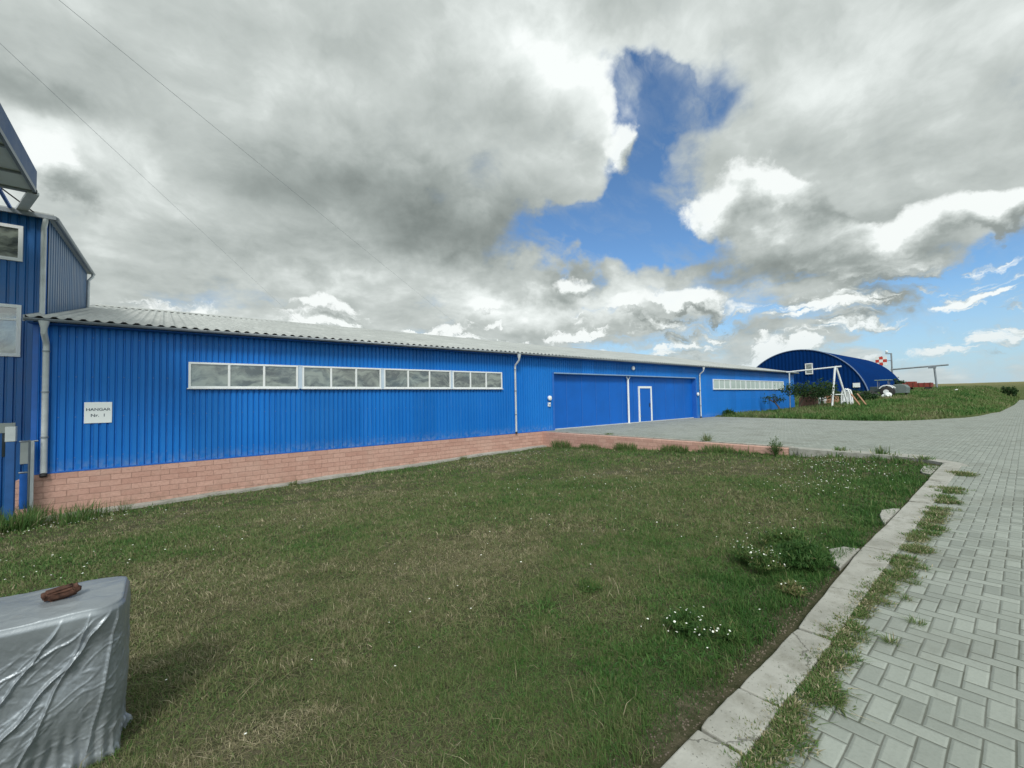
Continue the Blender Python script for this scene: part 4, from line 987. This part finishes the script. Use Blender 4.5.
# ------------------------------------------------------------------ covered equipment with a stone on top
def cover():
    x0, x1, y0, y1 = -1.15, -.145, 3.06, 3.60; rc = .12; zt, zb = .575, -.23
    P = []                                           # plan outline with rounded corners, start at front left going right
    def arc(cx, cy, a0, a1, n=40):
        for q in range(n): a = a0+(a1-a0)*q/n; P.append((cx+rc*math.cos(a), cy+rc*math.sin(a), math.cos(a), math.sin(a)))
    def line(xa, ya, xb, yb, nx_, ny_, n):
        for q in range(n): s = q/n; P.append((xa+(xb-xa)*s, ya+(yb-ya)*s, nx_, ny_))
    line(x0+rc, y0, x1-rc, y0, 0, -1, 260); arc(x1-rc, y0+rc, -math.pi/2, 0); line(x1, y0+rc, x1, y1-rc, 1, 0, 100); arc(x1-rc, y1-rc, 0, math.pi/2)
    line(x1-rc, y1, x0+rc, y1, 0, 1, 160); arc(x0+rc, y1-rc, math.pi/2, math.pi); line(x0, y1-rc, x0, y0+rc, -1, 0, 60); arc(x0+rc, y0+rc, math.pi, 1.5*math.pi)
    P = np.array(P); n = len(P); nv = 170
    s = np.concatenate([[0], np.cumsum(np.hypot(*(P[1:, :2]-P[:-1, :2]).T))])
    Sx, Vv = np.meshgrid(s, np.linspace(0, 1, nv), indexing='ij'); ht = zt-zb
    sc = s[260]                                      # the front right corner
    def ridge(c, w): return np.exp(-np.abs(c/w)**1.3)
    u = (sc+.10-Sx); v = Vv*ht                       # distance left of the corner, depth below the rim
    disp = np.zeros_like(u)
    wv = (fbm(Sx*7, Vv*5, 3)-.5)*.05
    # long taut folds fanning out of the top corner, as the cloth is pulled to the tie at the bottom
    for (slope, off, w_, a_) in [(1.3, .02, .0045, .020), (1.62, .20, .0045, .015), (2.6, .10, .006, .012), (5.5, -.01, .005, .010), (1.1, .52, .005, .016), (.62, .02, .004, .008)]:
        c = (v - slope*(u-off) + wv*1.8)/math.hypot(1, slope)
        disp += a_*ridge(c, w_)*sm(.0, .08, v)*(.55+.45*sm(-.1, .5, v)) + a_*.5*ridge(np.clip(c, 0, None), .045)*sm(0, .1, v)*(c > -.004)
    # broad bellies, swelling pockets, and tight gathers at the tie
    disp += (fbm(Sx*2.4+v*2.0, Vv*1.6, 2)-.5)*.09*sm(.0, .35, Vv)
    rg = 1-np.abs(2*fbm(Sx*9+v*5, v*8-Sx*4, 3)-1); disp += (rg-.7)*.008*sm(.3, .7, fbm(Sx*2, v*2+5, 2))*sm(.05, .4, Vv)
    rg2 = 1-np.abs(2*fbm(Sx*26-v*9, v*21+Sx*7, 3)-1); rg3 = 1-np.abs(2*fbm(Sx*14+v*16, v*9+3, 2)-1); disp += np.clip(rg3-.88, 0, 1)*.03*sm(.03, .2, Vv); disp += (rg2-.7)*.005*sm(.02, .2, Vv)
    gather = np.exp(-((Sx-sc-.0)/.35)**2)*sm(.55, 1, Vv); disp += gather*.010*np.sin(Sx*110+v*22+8*fbm(Sx*4, Vv*4, 2))
    flare = .01*Vv - .05*sm(.45, .95, Vv)*np.exp(-((Sx-sc-.15)/.3)**2)
    disp += flare
    disp += .05*sm(.84, 1, Vv)*np.clip(fbm(Sx*13, Vv*9, 3)-.42, 0, 1)*2
    rim = sm(0, .03, Vv)
    X = P[:, 0][:, None]+P[:, 2][:, None]*(disp*1. - .012*(1-rim)); Y = P[:, 1][:, None]+P[:, 3][:, None]*(disp - .012*(1-rim))
    Zt = zt + .0*X; Z = Zt - Vv*ht - .0*disp + (fbm(Sx*11, Vv*0+3, 3)-.5)*.09*sm(.75, 1, Vv) - .012*(1-np.exp(-Vv*40))
    topz = lambda x, y: (x+.6)*-.012 + (fbm(x*5, y*5, 3)-.5)*.02 + .010*np.cos((y-3.3)*6)
    Z = Z + topz(X, Y)*np.exp(-Vv*6)
    V = np.stack([X, Y, Z], -1).reshape(-1, 3)
    i, j = np.meshgrid(np.arange(n), np.arange(nv-1), indexing='ij'); i2 = (i+1) % n
    F = np.stack([i*nv+j, i*nv+j+1, i2*nv+j+1, i2*nv+j], -1).reshape(-1, 4)
    # top skin: shrink rings to the middle
    cx, cy = (x0+x1)/2, (y0+y1)/2; rings = 40; base = len(V); TV = []
    for k in range(1, rings+1):
        f = 1-k/rings
        xx = cx+(X[:, 0]-cx)*f; yy = cy+(Y[:, 0]-cy)*f
        zz = zt + .012*(1-f)**.5*.6 + topz(xx, yy) + .012*np.exp(-((xx+.70)/.05)**2)*(f < .95) + (1-np.abs(2*fbm(xx*12, yy*12, 3)-1)-.7)*.006
        TV.append(np.stack([xx, yy, zz], -1))
    V = np.concatenate([V]+TV)
    idx = [np.arange(n)*nv]+[base+k*n+np.arange(n) for k in range(rings)]
    FT = [np.stack([idx[k], np.roll(idx[k], -1), np.roll(idx[k+1], -1), idx[k+1]], -1) for k in range(rings)]
    F = np.concatenate([F]+FT)
    def fn(k):
        a = k.noise(k.tc, 3., 6, .6); f = k.noise(k.tc, 160., 3, .6)
        c = k.ramp(a, [(.3, (.22, .245, .27)), (.6, (.285, .315, .34)), (.8, (.36, .38, .40))])
        c = k.mix(k.mr(k.noise(k.tc, 9., 6, .7), .6, .75, 0., .35), c, (.20, .20, .18))
        k.l.new(c, k.p.inputs['Base Color'])
        k.l.new(k.bump(k.m('ADD', k.m('MULTIPLY', f, .15), k.noise(k.v('ADD', k.tc, k.v('SCALE', k.noise(k.tc, 9., 3, .6, out='Color'), .1)), 34., 5, .65)), .22, .006), k.p.inputs['Normal'])
    m = mat('silver_tarpaulin', rough=.38, metal=.40, fn=fn)
    loc = np.array([-.65, 3.33, -.2]); o = raw('covered_machine', V-loc, F.ravel(), np.full(len(F), 4), m); o.location = loc
    o.data.polygons.foreach_set('use_smooth', [True]*len(F))
    tag(o, 'waist high machine wrapped in a creased silver grey tarpaulin on the lawn', 'covered machine')
cover()
def rock():
    bm = bmesh.new(); bmesh.ops.create_cube(bm, size=1)
    bmesh.ops.bevel(bm, geom=bm.edges[:], offset=.16, segments=3, affect='EDGES'); bmesh.ops.subdivide_edges(bm, edges=bm.edges[:], cuts=3, use_grid_fill=True)
    from mathutils import noise as mn
    for v in bm.verts:
        v.co += v.normal*(mn.noise(v.co*1.8)*.15+mn.noise(v.co*5)*.03)
        v.co.x *= .135; v.co.y *= .07; v.co.z *= .05
        if v.co.x > .04: v.co.z += (v.co.x-.04)*.25
    me = bpy.data.meshes.new('stone'); bm.to_mesh(me); bm.free()
    def fn(k):
        a = k.noise(k.tc, 30., 7, .7)
        k.l.new(k.ramp(a, [(.3, (.03, .018, .014)), (.55, (.085, .042, .03)), (.75, (.15, .085, .06))]), k.p.inputs['Base Color'])
        k.l.new(k.bump(a, .9, .006), k.p.inputs['Normal'])
    me.materials.append(mat('brown_stone', rough=.9, spec=.2, fn=fn))
    me.polygons.foreach_set('use_smooth', [True]*len(me.polygons))
    o = bpy.data.objects.new('stone', me); COL.objects.link(o); o.location = (-.41, 3.32, .618); o.rotation_euler = (R(6), R(-5), R(12))
    tag(o, 'reddish brown elongated stone weighing down the tarpaulin', 'stone')
rock()

# ------------------------------------------------------------------ arched hangar
AX0, AX1, AY, AR, AZC = 80., 110., 23.7, 9.05, -.25
ah = thing('arched_hangar', 'dark blue barrel vaulted hangar beyond the end of the long hangar', 'hangar', (AX0, AY, 0.))
na = 48; ang = np.linspace(-.12, math.pi+.12, na+1)
arcp = [(AY-AR*math.cos(a), AZC+AR*math.sin(a)) for a in ang]
m = MB(); n = 150; vs = [(AX0+.0+(AX1-AX0)*k/n, AY-(AR+(.05 if k % 2 else 0))*math.cos(a), AZC+(AR+(.05 if k % 2 else 0))*math.sin(a)) for k in range(n+1) for a in ang]
m.add(vs, [(k*(na+1)+q, (k+1)*(na+1)+q, (k+1)*(na+1)+q+1, k*(na+1)+q+1) for k in range(n) for q in range(na)])
m.build('roof', NAVY, ah)
m = MB(); cols = 140
for xx, sg_ in ((AX0+.12, -1), (AX1-.12, 1)):
    vs = []
    for k in range(cols+1):
        y = AY-AR+2*AR*k/cols; zt = AZC+math.sqrt(max(AR*AR-(y-AY)**2, 0)); d_ = .05*sg_*((k//2) % 2)
        vs += [(xx+d_, y, -1.), (xx+d_, y, max(zt, -.9))]
    m.add(vs, [(2*k, 2*k+2, 2*k+3, 2*k+1) for k in range(cols)])
m.split('gable_wall', NAVY, ah)
m = MB()
rr_ = [(AR-.02, .30)]
for xx in (AX0-.06,):
    vs = []
    for a in ang:
        for (r_, x_) in ((AR-.02, xx), (AR+.08, xx), (AR+.08, xx+.3), (AR-.02, xx+.3)): vs.append((x_, AY-r_*math.cos(a), AZC+r_*math.sin(a)))
    m.add(vs, [(q*4+e, q*4+(e+1) % 4, (q+1)*4+(e+1) % 4, (q+1)*4+e) for q in range(na) for e in range(4)])
m.split('gable_trim', weathered('pale_arch_trim', (.14, .20, .34), .6, .1), ah)
m = MB(); y0_, y1_, z0_, z1_ = 21.6, 22.6, 4.75, 6.5
m.box(AX0-.12, AX0+.10, y0_, y0_+.12, z0_, z1_); m.box(AX0-.12, AX0+.10, y1_-.12, y1_, z0_, z1_); m.box(AX0-.12, AX0+.10, y0_+.18, y1_-.18, z0_, z0_+.15); m.box(AX0-.12, AX0+.10, y0_+.18, y1_-.18, z1_-.15, z1_)
wn_ = m.build('window', WHITE, ah); m = MB(); m.box(AX0-.03, AX0+.02, y0_+.18, y1_-.18, z0_+.15, z1_-.15); m.build('pane', GLASS, wn_)
m = MB(); m.box(AX0-.02, AX0+.05, 17.9, 29.5, -.5, 3.6)
m.build('gable_door', weathered('navy_door', (.003, .030, .18), .8, .1, spec=.05), ah)
m = MB(); m.box(AX0-.10, AX0-.03, 15.75, 16.6, 2.45, 3.1)
o = m.build('gable_sign', WHITE, loc=(AX0-.06, 16.2, 2.8)); tag(o, 'small blank white board on the arched hangar gable near its right foot', 'sign')

# ------------------------------------------------------------------ gantry, panel, boom frame, junk on the bank
g = thing('pipe_gantry', 'tall dark pipe gantry with a horizontal boom right of the arched hangar', 'gantry', (115, 14, 2.1))
m = MB(); m.tube([(115, 11.0, 1.4), (115, 11.25, 6.45)], .16, 8); m.tube([(115, 17.4, 1.4), (115, 17.4, 9.6)], .14, 8); m.split('post', GUTTER, g)
m = MB(); m.tube([(115, 17.6, 6.25), (115, 9.3, 6.62)], .15, 8); m.box(114.8, 115.2, 11.0, 12.1, 6.1, 6.5); m.tube([(115, 17.4, 9.5), (115, 18.3, 9.6)], .1, 8); m.build('boom', GUTTER, g)
m = MB(); m.ball((115, 18.1, 10.0), .25, .25, .25, 10, 6); m.build('lamp', WHITE, g)
rp = mat('red_panel_paint', (.50, .045, .03), .6); wp = mat('white_panel_paint', (.78, .80, .78), .6)
g = thing('checker_panel', 'red and white checkered marker panel above the arched hangar roof', 'marker panel', (114.6, 18.9, 7.2))
ym, zm = [18.05, 18.65, 19.25, 19.85], [7.2, 7.8, 8.4, 9.0]
mr_, mw_ = MB(), MB()
for i in range(3):
    for j in range(3): ((mr_ if (i+j) % 2 == 1 else mw_)).box(114.4, 114.6, ym[i]+.002, ym[i+1]-.002, zm[j]+.002, zm[j+1]-.002)
mr_.build('red_squares', rp, g); mw_.build('white_squares', wp, g)
m = MB(); m.tube([(114.7, 18.9, 2), (114.7, 18.9, 9.1)], .1, 8); m.tube([(114.7, 18.2, 8.1), (115, 17.4, 8.1)], .06, 6); m.split('post', GUTTER, g)

g = thing('boom_frame', 'white tube A-frame holding a long horizontal boom in front of the arched hangar', 'frame', (44, 10.3, .4))
m = MB(); m.tube([(43.6, 10.55, .25), (44, 10.28, 3.9)], .075, 8); m.tube([(45.3, 9.75, .35), (44, 10.22, 3.9)], .075, 8); m.split('leg', WHITE, g)
m = MB(); m.tube([(44, 13.9, 3.62), (44, 9.85, 3.86)], .06, 8); m.build('boom', WHITE, g)
m = MB(); m.tube([(44, 13.75, .1), (44, 13.7, 3.64)], .05, 8); m.split('leg', GALV, g)
m = MB(); m.tube([(44.2, 10.7, 1.5), (44.6, 9.9, 1.5)], .04, 6); m.build('crossbar', WHITE, g)

def chair_stack(x, y, z, label):
    g = thing('garden_chair', label, 'chair', (x, y, z), None)
    m = MB(); m.box(x-.25, x+.25, y-.25, y+.25, z+.42, z+.46); m.build('seat', WHITE, g, bevel=.01)
    m = MB(); pts = [(x+.25, y-.25+.5*q/10, z+.46+.5*math.sin(math.pi*q/10)**.5) for q in range(11)]
    m.tube(pts, .03, 6); [m.bar((x+.25, y-.17+.085*q, z+.46), (x+.27, y-.17+.085*q, z+.90), .03, .015) for q in range(5)]; m.build('backrest', WHITE, g)
    for a in (-.22, .22):
        for b in (-.22, .22):
            m = MB(); m.bar((x+a, y+b, z), (x+a*.9, y+b*.9, z+.43), .035, .035); m.split('leg', WHITE, g)
    for b in (-.25, .25):
        m = MB(); m.tube([(x-.2, y+b, z+.44), (x-.22, y+b, z+.66), (x+.25, y+b, z+.68)], .02, 6); m.build('armrest', WHITE, g)
# arched white play-frame / bench made of tubes
g = thing('arched_bench', 'white arched garden seat next to the A-frame', 'garden seat', (46, 10.0, .5))
m = MB()
for xx in (45.8, 46.5):
    m.tube([(xx, 10.38, .35), (xx, 10.34, 1.45), (xx, 10.24, 1.85), (xx, 10.05, 1.97), (xx, 9.86, 1.85), (xx, 9.76, 1.45), (xx, 9.72, .35)], .065, 8)
m.split('arch', WHITE, g, smooth=True)
m = MB(); m.box(45.8, 46.5, 9.78, 10.32, .85, .93); m.build('seat', WHITE, g); m = MB()
for q in range(6): m.box(46.48, 46.54, 9.79+.09*q, 9.84+.09*q, .93, 1.7)
m.box(46.47, 46.55, 9.76, 10.34, 1.7, 1.76); m.build('backrest', WHITE, g)
chair_stack(47.5, 12.2, .5, 'white garden chair half hidden by the tree')
for (dy, lab) in ((0, 'leaning wooden plank nearest the arched seat'), (-.42, 'leaning wooden plank farther right of the arched seat')):
    m = MB(); m.bar((44.6, 8.75+dy, .4), (45.2, 9.55+dy, 1.55), .12, .05); o = m.build('plank', WOODY, loc=(45, 9+dy, .4)); tag(o, lab, 'plank', 'planks leaning beside the arched seat')
m = MB(); m.prism([(12.3, .1), (13.6, .1), (13.5, 1.25), (13.2, 1.45), (12.5, 1.4), (12.3, 1.2)], 'x', 45.6, 46.8)
o = m.build('rusty_tank', weathered('brown_rust', (.15, .085, .06), .8, .4, 3.), loc=(46, 12.9, .2), bevel=.05); tag(o, 'rusty brown tank behind the tree', 'tank')
m = MB(); m.box(48, 49.2, 11.3, 12.2, .5, 1.3); m.box(48.1, 49.1, 11.4, 12.1, 1.303, 1.42); o = m.build('wooden_crate', WOODY, loc=(48.6, 11.7, .6), bevel=.02); tag(o, 'brown wooden crate under the tree canopy', 'crate')

def wheel(m, x, y, z, r, w_, ax='x'):
    d = Vector((w_/2, 0, 0)) if ax == 'x' else Vector((0, w_/2, 0)); c_ = Vector((x, y, z))
    m.tube([c_-d, c_-d*.8, c_+d*.8, c_+d], [r*.86, r, r, r*.86], 18); return m
z_ = float(bank_z(62, 10.4))
g = thing('tractor', 'small dark tractor with a light canopy roof and white mudguards on the bank', 'tractor', (62, 10.4, z_))
m = MB(); m.box(61.6, 62.4, 10.2, 11.3, z_+.55, z_+1.15); m.box(61.7, 62.3, 9.6, 10.2, z_+.5, z_+.9); m.build('body', weathered('tractor_paint', (.04, .06, .06), .5), g, bevel=.04)
for (yy, r_) in ((9.85, .55), (11.2, .38)):
    for xx in (61.35, 62.65):
        m = MB(); wheel(m, xx, yy, z_+r_, r_, .3); wh = m.build('wheel', DARK, g, smooth=True); m = MB(); wheel(m, xx, yy, z_+r_, r_*.5, .32); m.build('rim', WHITE, wh)
m = MB()
for xx in (61.35, 62.65): m.tube([(xx, 9.85+.66*math.cos(a), z_+.6+.66*math.sin(a)) for a in np.linspace(.5, 2.6, 9)], .06, 6)
m.split('mudguard', WHITE, g)
m = MB(); [m.bar((a, b, z_+.9), (a, b, z_+1.82), .05, .05) for a in (61.6, 62.4) for b in (9.7, 10.6)]; m.split('canopy_post', GUTTER, g)
m = MB(); m.box(61.5, 62.5, 9.45, 10.85, z_+1.82, z_+1.9); m.build('canopy', weathered('canopy_green', (.20, .28, .25), .6), g, bevel=.02)
m = MB(); m.tube([(62, 10.3, z_+.9), (62, 10.45, z_+1.3)], .03, 6); m.box(61.8, 62.2, 9.75, 9.95, z_+.9, z_+1.3); m.build('seat', DARK, g)
def heap(name, label, cat, x, y, z, parts_, m_):
    m = MB()
    for q, (dx, dy, dz, a, b, c_) in enumerate(parts_): m.ball((x+dx, y+dy, z+dz), a, b, c_, 10, 7, .12, q)
    o = m.build(name, m_, loc=(x, y, z), smooth=False); return tag(o, label, cat)
z2 = float(bank_z(60, 9.9))
heap('white_sack', 'white bulging sack lying in front of the tractor', 'sack', 60, 9.5, z2, [(0, 0, .3, .3, .32, .3), (.1, .35, .2, .2, .25, .2)], WHITE)
heap('dark_sack', 'dark heap of sacking left of the tractor', 'sack', 60.5, 11.4, z2, [(0, 0, .35, .5, .7, .4), (.1, -.7, .3, .4, .4, .3)], DARK)
z3 = float(bank_z(64, 9.1))
g = thing('covered_trailer', 'grey tarpaulin covered trailer parked right of the tractor', 'trailer', (64.5, 9.1, z3))
m = MB(); m.prism([(8.5, z3+.35), (9.8, z3+.35), (9.85, z3+1.1), (9.6, z3+1.32), (9.1, z3+1.38), (8.65, z3+1.28), (8.45, z3+1.0)], 'x', 63.6, 65.6); m.build('cover', weathered('grey_tarp', (.13, .165, .165), .7, .2), g, bevel=.04)
for yy in (8.62, 9.7):
    m = MB(); wheel(m, 64.5, yy, z3+.28, .28, .18, 'y'); m.build('wheel', DARK, g, smooth=True)
z4 = float(hill(90, 10.5))
g = thing('red_wagon', 'rusty red drop-sided wagon on the skyline right of the arched hangar', 'wagon', (90, 10.5, z4))
m = MB(); m.box(89, 91.2, 9.1, 12.3, z4+.55, z4+1.2); m.box(89.2, 91, 10.9, 12.0, z4+1.203, z4+1.45); m.build('body', weathered('wagon_red', (.20, .035, .025), .7, .35, 2.), g, bevel=.03)
m = MB(); [m.box(88.93, 88.997, 9.2+k*.62, 9.26+k*.62, z4+.5, z4+1.25) for k in range(6)]; m.split('side_post', RUST, g)
for yy in (9.6, 11.7):
    for xx in (89.1, 91.1):
        m = MB(); wheel(m, xx, yy, z4+.32, .32, .2); m.build('wheel', DARK, g, smooth=True)
heap('pale_boulder', 'pale boulder beside the left end of the red wagon', 'boulder', 86, 12.0, float(hill(86, 12)), [(0, 0, .35, .6, .8, .5)], CONC)
for (x, y, lab) in ((75, 5.5, 'white stone high on the bank'),):
    heap('white_stone', lab, 'stone', x, y, float(bank_z(x, y)), [(0, 0, .12, .14, .16, .12)], WHITE)

# ------------------------------------------------------------------ trees and shrubs beyond the yard
def tree(name, label, cat, x, y, z, rx, ry, h0, h1, nl, ls, limbs, m_=None, group=None, lean=(0, 0)):
    g = thing(name, label, cat, (x, y, z), group)
    m = MB(); cl = []
    top = Vector((x+lean[0], y+lean[1], z+h0+.1*(h1-h0)))
    m.tube([(x, y, z-.1), (x+lean[0]*.4, y+lean[1]*.3, z+h0*.5), tuple(top)], [.09, .07, .05], 7)
    for q in range(limbs):
        a = 2*math.pi*q/limbs+rng.uniform(-.4, .4); k = rng.uniform(.45, .95)
        e = Vector((x+lean[0]+rx*k*math.cos(a), y+lean[1]+ry*k*math.sin(a), z+h0+(h1-h0)*rng.uniform(.25, .9)))
        mid = (top+e)/2 + Vector((0, 0, -.08*(h1-h0))); m.tube([tuple(top-Vector((0, 0, .1))), tuple(mid), tuple(e)], [.045, .03, .012], 6); cl.append(e)
    m.build('trunk', BARK, g, smooth=True)
    for q in range(limbs*2):
        a = rng.uniform(0, 6.28); k = math.sqrt(rng.random()); cl.append(Vector((x+lean[0]+rx*k*math.cos(a), y+lean[1]+ry*k*math.sin(a), z+h0+(h1-h0)*rng.random()*(1-.5*k))))
    cp_ = np.array([tuple(c_) for c_ in cl]); n = nl; ci = rng.integers(0, len(cp_), n)
    sc = np.array([rx*.30, ry*.30, (h1-h0)*.22]); Pp = cp_[ci]+rng.normal(0, 1, (n, 3))*sc*.6
    off = np.array([x, y, z]); d1 = rng.normal(0, 1, (n, 3)); d1 /= np.linalg.norm(d1, axis=1)[:, None]; d2 = np.cross(d1, rng.normal(0, 1, (n, 3))); d2 /= np.linalg.norm(d2, axis=1)[:, None]
    s_ = ls*rng.uniform(.6, 1.3, n)[:, None]
    V = np.stack([Pp-d1*s_, Pp-d2*s_*.5, Pp+d1*s_, Pp+d2*s_*.5], 1).reshape(-1, 3)-off
    raw('crown', V, np.arange(4*n), np.full(n, 4), TREELEAF, np.repeat(np.clip(.45+rng.normal(0, .2, n)+.2*(cp_[ci][:, 2]-z-h0)/(h1-h0), 0, 1), 4), g)
    return g
tree('small_tree', 'low spreading dark tree with leaning trunks at the end of the long hangar', 'tree', 42.6, 12.7, .2, 1.0, 1.9, 1.15, 2.35, 2000, .085, 11, lean=(.2, -.5))
tree('small_tree', 'dark bushy small tree just left of the A-frame', 'tree', 45.5, 11.7, .35, 1.1, 1.1, .9, 2.6, 1500, .085, 9)
tree('sapling', 'thin pale leaning sapling at the hangar corner', 'tree', 41.2, 13.6, .05, .7, .8, .9, 1.5, 260, .08, 6, lean=(.3, .6))
tree('shrub', 'dark low shrub below the arched hangar gable', 'shrub', 52, 11.6, .6, 1.0, 1.6, .3, 1.3, 1500, .1, 6)
tree('shrub', 'small green shrub right of the planks', 'shrub', 54, 10.2, .75, .8, 1.1, .2, 1.0, 900, .1, 5)
tree('shrub', 'round dark shrub on the skyline beside the road at the far right', 'shrub', 110, 1.95, float(hill(110, 1.95)), 1.2, .75, .3, 1.5, 2200, .12, 7)
tree('shrub', 'hazy shrub behind the red wagon', 'shrub', 96, 13.6, float(hill(96, 13.6)), 1., 1.0, .3, 2.0, 900, .14, 5)

# ------------------------------------------------------------------ overhead cables
def cable(p, q, sag, label):
    p, q = Vector(p), Vector(q); m = MB(); pts = []
    for k in range(41): s = k/40; pts.append(p.lerp(q, s) - Vector((0, 0, sag*4*s*(1-s))))
    m.tube(pts, .0028, 5); o = m.build('overhead_cable', GUTTER, loc=tuple(p)); tag(o, label, 'cable', 'overhead cables')
cable((-9.6, -7.6, 7.6), (11.8, 41.7, 7.0), .12, 'thin overhead cable on the left, passing above the near end of the roof')
cable((-14., -4.4, 7.6), (34, 43, 6.6), .12, 'thin overhead cable on the right, crossing the middle of the roof')
